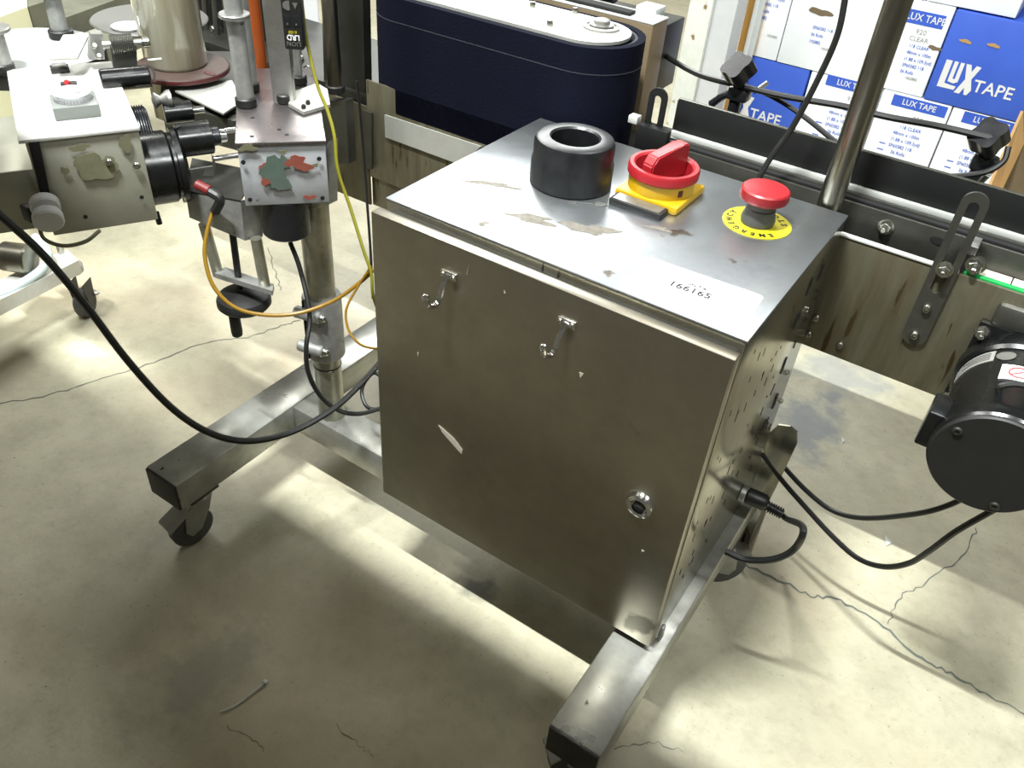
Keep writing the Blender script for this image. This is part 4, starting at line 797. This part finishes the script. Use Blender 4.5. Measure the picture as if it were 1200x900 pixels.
obj('d_mark', prism([(0, 0), (0, 0.012), (-0.004, 0.012), (-0.009, 0.009), (-0.009, 0.003), (-0.004, 0)][::-1], 0.0006, fz(-0.001, 0.052), fu, (0, 0, 1)), M['alu'], sn, smooth=False)
obj('arrow_mark', prism([(0.003, 0.062), (0.010, 0.062), (0.0065, 0.054)], 0.0006, fz(0, 0.0), fu, (0, 0, 1)), M['alu'], sn, smooth=False)
tag(obj('white_panel', slab([(-0.8567,0.7000,0.7413), (-0.7791,0.7000,0.7554), (-0.7792,0.7000,0.6349), (-0.8572,0.7000,0.6181)], (0, 0.004, 0)), M['paper'], smooth=False), 'narrow bright white panel behind the yellow cable', 'panel')
# base plate of the labeller and folded bracket with hand wheel
lb = thing('folded_bracket', 'folded grey bracket holding a black hand wheel below the heads', 'bracket', (-0.30, 0.02, 0.50))
F3 = '15'
obj('front_flange', slab([(-0.3732,-0.0050,0.6285), (-0.2787,0.0203,0.6335), (-0.2819,0.0195,0.5648), (-0.3751,-0.0055,0.5818)], (0.0, 0.003, 0)), M['alupost'], lb, smooth=False)
fp = [(-0.2787,0.0203,0.6335), (-0.2819,0.0195,0.5648)]
rg = [(-0.2787,0.0523,0.5597), (-0.2741,0.0536,0.6270)]
obj('side_flange', slab([fp[0], fp[1], rg[0], rg[1]], (-0.002, 0.002, 0)), M['alupost'], lb, smooth=False)
obj('web', slab([(-0.3732,-0.0050,0.6285), (-0.2787,0.0203,0.6335), (-0.3118,0.0834,0.6496), (-0.4239,0.0534,0.6465)], (0, 0, -0.003)), M['dark'], lb, smooth=False)
obj('rod', cyl((-0.3608,0.0083,0.5709), (-0.3511,0.0109,0.4796), 0.0088, 20), M['column'], lb)
obj('rod', cyl((-0.2709,0.0324,0.5679), (-0.2668,0.0335,0.4768), 0.0088, 20), M['column'], lb)
obj('spindle', cyl((-0.3111,0.0217,0.5831), (-0.3149,0.0207,0.4633), 0.0055, 16), M['cap'], lb)
obj('tie_plate', slab([(-0.3403,-0.0042,0.4942), (-0.2384,0.0231,0.4888), (-0.2684,0.0531,0.4749), (-0.3555,0.0298,0.4838)], (0, 0, -0.009)), M['alupost'], lb, smooth=False)
hwc = Vector((-0.3104,0.0219,0.4412))
hw_ = obj('hand_wheel', lathe([(0.010, 0.018), (0.030, 0.014), (0.041, 0.010), (0.044, 0.004), (0.044, -0.004), (0.040, -0.009), (0.012, -0.010)], hwc, (0, 0, 1), 44), M['cap'], lb, label='round black hand wheel')
hg = Vector((-0.3071,-0.0049,0.4293)); obj('wheel_grip', lathe([(0.006, 0), (0.009, -0.004), (0.0095, -0.034), (0.0085, -0.042), (0.006, -0.044)], hg, (0, 0, 1), 24), M['cap'], hw_)
el = obj('elbow_plug', tube([(-0.3215,-0.0165,0.6563), (-0.3016,-0.0112,0.6500), (-0.2890,-0.0078,0.6420), (-0.3014,-0.0111,0.6196)], 0.0072, 10, 4), M['cap'], lb)
obj('plug_collar', cyl((-0.3254,-0.0175,0.6582), (-0.3040,-0.0118,0.6522), 0.0078, 14, 0.001), M['darkred'], el, label='dark red collar')
obj('clamp_cheek', slab([(-0.1873,0.1200,0.7213), (-0.1974,0.1200,0.6163), (-0.2261,0.1200,0.6021), (-0.2264,0.1200,0.6637)], (0, 0.02, 0)), M['alupost'], st, smooth=False)
# big flat reel plates and film roll
rd = tag(obj('slotted_disc', lathe([(0.012, 0), (0.078, 0), (0.0785, 0.006), (0.077, 0.008), (0.012, 0.008)], (-0.5936,0.1872,0.7120), (0, 0, 1), 64), M['rosewood']), 'reddish brown flat disc under the clear film roll', 'disc')
obj('disc_slot', blob(Vector((-0.5296,0.1934,0.7202)), 0.012, 0.007, 3, (1, 0, 0), (0, 1, 0), 0.0008, 20, 0.1), M['discrim'], rd, smooth=False)
obj('disc_rim', lathe([(0.0787, 0.000), (0.0792, 0.001), (0.0792, 0.006), (0.0787, 0.007)], (-0.5936,0.1872,0.7120), (0, 0, 1), 64, caps=False), M['discrim'], rd, label='dark red rim')
fr = thing('film_roll', 'upright roll of shiny translucent film on the brown disc', 'film roll', (-0.5890,0.1801,0.7205))
obj('film', lathe([(0.018, 0), (0.047, 0.0), (0.0500, 0.005), (0.0510, 0.30), (0.018, 0.30)], (-0.6056,0.1882,0.7205), (0, 0, 1), 64), M['film'], fr)
obj('inner_film', lathe([(0.0502, 0.05), (0.0508, 0.30)], Vector((-0.6056,0.1882,0.7205)) + Vector((-0.014, 0.004, 0)), (0, 0, 1), 64, caps=False), M['film'], fr)
tag(obj('label_reel', lathe([(0.02, 0), (0.097, 0), (0.099, 0.002), (0.097, 0.004), (0.02, 0.004)], (-0.7168,0.2276,0.7600), (0, 0, 1), 72), M['reel']), 'large flat grey reel disc behind the film roll', 'reel')
lc = Vector((-0.6939,0.1665,0.7650)); tag(obj('label_core', lathe([(0.026, 0), (0.027, 0.003), (0.022, 0.004), (0, 0.004)], lc, (0, 0, 1), 32), M['paper']), 'white round label core lying on the grey reel', 'label core')
tag(obj('steel_sheet', slab([(-0.5463,0.1308,0.7000), (-0.5539,0.1808,0.7000), (-0.5189,0.2281,0.7000), (-0.4340,0.1766,0.7000), (-0.4142,0.1184,0.7000)], (0, 0, 0.003)), M['plate'], smooth=False), 'bright steel sheet below the brown disc', 'steel sheet')
tag(obj('machine_bed', slab([(-0.5485,0.1014,0.6900), (-0.4035,0.1297,0.6900), (-0.4303,0.2180,0.6900), (-0.6376,0.3897,0.6900), (-0.7545,0.2659,0.6900)], (0, 0, -0.05)), M['rail'], smooth=False), 'thick dark grey machine bed between the drum and the posts', 'machine bed')
# white rounded plate with posts, top left
tp = thing('turntable', 'thick pale rounded plate behind the first head at the top left', 'turntable', (-0.7882,0.0628,0.7400))
tcn = Vector((-0.7600,0.0165,0.7450))
obj('plate', lathe([(0.118, -0.026), (0.120, -0.024), (0.120, -0.001), (0.119, 0.0)], tcn, (0, 0, 1), 64), M['turn'], tp)
obj('rim', lathe([(0.1205, -0.025), (0.1208, -0.002)], tcn, (0, 0, 1), 64, caps=False), M['dark'], tp, label='dark steel rim')
for q in ((-0.7620,0.0318,0.7330), (-0.7683,0.0345,0.7240)): screw(q, (0.6, -0.7, 0), 0.0035, tp, h=0.003)
pp = post((-0.7762,0.0925,0.7450), 0.0135, 0.30, 0.0200, 'alupost', 'grey post with a wide black foot on the pale round plate', top=0.068)
post((-0.6887,-0.0638,0.7450), 0.016, 0.062, 0.018, 'alupost', 'short grey post with a flange at the far left edge', top=0.060)
obj('split_rod', cyl(Vector((-0.7905,0.0909,0.7450)) , Vector((-0.7905,0.0909,0.7450)) + Vector((0, 0, 0.3)), 0.004, 12), M['pole'], pp)
# ================================================================ CABLES ON THE LEFT
def cab(pts, r, m, label): return tag(obj('cable', tube(pts, r, 8), M[m]), label, 'cable')
cab([(-0.2584,0.1603,0.9283), (-0.2527,0.1533,0.8920), (-0.2412,0.1459,0.8443), (-0.2151,0.1338,0.7934), (-0.1916,0.1271,0.7641), (-0.1708,0.1164,0.7349), (-0.1561,0.1039,0.6911), (-0.1285,0.0971,0.6413), (-0.0995,0.0875,0.5916), (-0.0783,0.0807,0.5586), (-0.0715,0.0751,0.5261), (-0.0730,0.0919,0.4741)], 0.0025, 'yellowcable', 'yellow green sensor cable running down beside the chipped paint head')
cab([(-0.3086,-0.0082,0.6188), (-0.3058,-0.0270,0.5931), (-0.2971,-0.0457,0.5606), (-0.2757,-0.0557,0.5212), (-0.2454,-0.0466,0.4907), (-0.2124,-0.0191,0.4764), (-0.1783,0.0194,0.4743), (-0.1418,0.0589,0.4922), (-0.1177,0.0891,0.5173), (-0.1013,0.1077,0.5400), (-0.1066,0.1424,0.5499)], 0.0031, 'amber', 'amber cable looping from the elbow plug across the clamp collar')
cab([(-0.0990,0.1038,0.5519), (-0.1095,0.0842,0.5215), (-0.1108,0.0564,0.4923), (-0.0982,0.0445,0.4672), (-0.0785,0.0448,0.4482), (-0.0654,0.0610,0.4351), (-0.0601,0.0871,0.4226)], 0.0020, 'amber', 'thin yellow cable loop hanging above the far end of the left leg')
cab([(-0.2353,0.0683,0.5583), (-0.2127,0.0607,0.5302), (-0.1864,0.0463,0.4925), (-0.1689,0.0322,0.4586), (-0.1580,0.0098,0.4260), (-0.1527,0.0027,0.3812), (-0.1427,0.0122,0.3318), (-0.1223,0.0298,0.2972), (-0.0986,0.0553,0.2831), (-0.0739,0.0973,0.2835)], 0.0040, 'rubber', 'black cable dropping from the round motor past the steel column')
cab([(-0.3988,-0.2896,0.7310), (-0.3735,-0.2744,0.6921), (-0.3454,-0.2522,0.6364), (-0.3068,-0.2369,0.5664), (-0.2646,-0.2231,0.4825), (-0.2191,-0.2042,0.4086), (-0.1827,-0.1755,0.3580), (-0.1529,-0.1332,0.3266), (-0.1262,-0.0713,0.3151), (-0.1085,-0.0026,0.3211), (-0.1036,0.0539,0.3325), (-0.0986,0.1248,0.3610)], 0.0052, 'rubber', 'thick black cable sweeping from the left edge over the stand leg to the cabinet')
cab([(-0.3698,0.3800,0.7013), (-0.3661,0.3800,0.6638), (-0.3522,0.3700,0.5738), (-0.3304,0.3500,0.4930), (-0.2993,0.3200,0.4163), (-0.2615,0.2800,0.3355)], 0.0026, 'rubber', 'thin black cable hanging straight down left of the cabinet')
cab([(-0.0906,0.1243,0.3053), (-0.1266,0.1323,0.3109), (-0.1340,0.1132,0.2999), (-0.1294,0.0982,0.2827), (-0.1056,0.0884,0.2704), (-0.0738,0.1035,0.2735)], 0.0034, 'rubber', 'small black cable loop tucked beside the cabinet above the crossbar')
# ================================================================ SECOND MACHINE AT THE LEFT EDGE
sm = thing('caster_frame', 'pale steel machine frame on a caster at the left edge', 'machine frame', (-1.1929,0.1167,0.0000))
bar_a = [(-1.0631,-0.1175,0.1500), (-1.1436,-0.0723,0.1500), (-1.1597,0.1805,0.1500), (-1.0942,0.1679,0.1500)]
obj('frame_bar', slab(bar_a, (0, 0, -0.035)), M['head'], sm, smooth=False)
cz = Vector((-1.1252,0.1616,0.1100)); 
obj('caster_plate', cyl(cz - Vector((0, 0, 0.002)), cz + Vector((0, 0, 0.02)), 0.026, 24, 0.003), M['alu'], sm)
wq = Vector((-1.0887,0.1350,0.0000)) + Vector((-0.01, 0.02, 0.036))
obj('wheel', lathe([(0.010, -0.014), (0.030, -0.014), (0.036, -0.008), (0.036, 0.008), (0.030, 0.014), (0.010, 0.014)], wq, (0.85, 0.5, 0), 30), M['wheel'], sm)
fk = B(); 
for s in (-1, 1):
    n = Vector((0.85, 0.5, 0)).normalized() * 0.018 * s; d = Vector((-0.5, 0.85, 0))
    prism([(-0.022, 0.060), (0.022, 0.060), (0.014, -0.008), (-0.012, -0.008)], 0.002, wq + n, d, (0, 0, 1), fk)
obj('fork', fk, M['dark'], sm)
obj('brake_lever', box(B(), (-1.1005,0.1852,0.0500), (0.03, 0.012, 0.005), 0.001), M['alu'], sm)
obj('swivel_bolt', cyl(Vector((-1.1544,0.1636,0.1500)), Vector((-1.1544,0.1636,0.1500)) + Vector((0, 0, 0.02)), 0.008, 12), M['bolt'], sm)
obj('drum_guard', lathe([(0.030, 0), (0.034, 0.003), (0.034, 0.06), (0.030, 0.064)], (-1.1663,0.0420,0.1900), (0.9, 0.45, 0.0), 36), M['pole'], sm)
tag(obj('hose', tube([(-1.1126,-0.0778,0.1300), (-1.0946,-0.0256,0.1450), (-1.0913,0.0355,0.1550), (-1.0960,0.0828,0.1650), (-1.1041,0.1067,0.1850), (-1.1312,0.1160,0.2000), (-1.1590,0.1158,0.2100)], 0.0110, 12), M['hose']), 'pale blue plastic hose curving over the pale frame bar', 'hose')
# background left: grey beams and cream machine
gb = thing('roller_conveyor', 'distant grey steel conveyor beams at the top left', 'conveyor', (-2.8217,1.3000,0.1687))
for dy_, z_ in ((0, 0.60), (0.12, 0.58), (0.24, 0.60)):
    obj('beam', slab([(-1.3848,0.1645,0.5500), (-1.5284,0.2429,0.5500), (-1.8097,0.9955,0.5500), (-1.6184,0.9086,0.5500)] if dy_ == 0 else ([(-1.7424,0.3422,0.5000), (-1.8509,0.4015,0.5000), (-2.0892,1.0952,0.5000), (-2.0016,1.1123,0.5000)] if dy_ < .2 else [(-1.3837,0.4841,0.5000), (-1.4862,0.5794,0.5000), (-1.7395,1.0882,0.5000), (-1.5556,1.0007,0.5000)]), (0, 0, -0.05)), M['greybeam'], gb, smooth=False)
cm = thing('cream_cabinet', 'cream painted cabinet in the top left corner', 'cabinet', (-1.8634,0.5742,0.5000))
obj('body', slab([(-1.3765,0.1777,0.6000), (-1.4681,0.4150,0.6000), (-1.9901,0.7351,0.6000), (-2.1331,0.5434,0.6000)], (0, 0, -0.3)), M['cream'], cm, smooth=False)
obj('side_door', slab([(-1.4668,0.4164,0.6000), (-1.4816,0.4678,0.6000), (-1.9632,0.7713,0.6000), (-1.9888,0.7369,0.6000)], (0, 0, -0.3)), M['greybeam'], cm, smooth=False)
# dark machinery between film roll and posts
dk = thing('rear_mechanism', 'dark cluster of rods and bolts behind the film roll', 'mechanism', (-0.8418,0.5000,0.6554))
obj('back_panel', slab([(-0.9598,0.5200,0.7656), (-0.6499,0.5200,0.8203), (-0.6690,0.5200,0.5842), (-0.9882,0.5200,0.5439)], (0, 0.01, 0)), M['guard'], dk, smooth=False)
rnd = random.Random(7)
for i, (a, b_) in enumerate((((-0.8932,0.4900,0.7489), (-0.9117,0.4900,0.6061)), ((-0.8479,0.4800,0.7589), (-0.8685,0.4800,0.6000)), ((-0.8407,0.5000,0.7572), (-0.8594,0.5000,0.5977)), ((-0.6009,0.4700,0.8064), (-0.6091,0.4700,0.6202)))):
    obj('rod', cyl(a, b_, 0.006, 14), M['rail'], dk)
for p in ((-0.9238,0.5000,0.6732), (-0.8828,0.4900,0.6591), (-0.8538,0.4900,0.6929), (-0.5929,0.4600,0.6687), (-0.5763,0.4600,0.6527)): screw(p, (0.4, -0.9, 0), 0.0065, dk, name='bolt', h=0.006, hexa=True)

# repeats of one kind share a group phrase
GR = {'tape_carton': 'tape cartons stacked behind the conveyor', 'clamp_knob': 'clamp knobs on the guard rail', 'paper_scrap': 'paper scraps on the floor',
      'post': 'metal posts of the labelling heads', 'motor_cable': 'cables running to the motor', 'rail_cable': 'cables along the guard rail', 'cable': 'loose cables on the labelling side'}
for o in bpy.data.objects:
    if 'category' in o.keys() and 'group' not in o.keys():
        g = GR.get(o.name.split('.')[0])
        if g: o['group'] = g
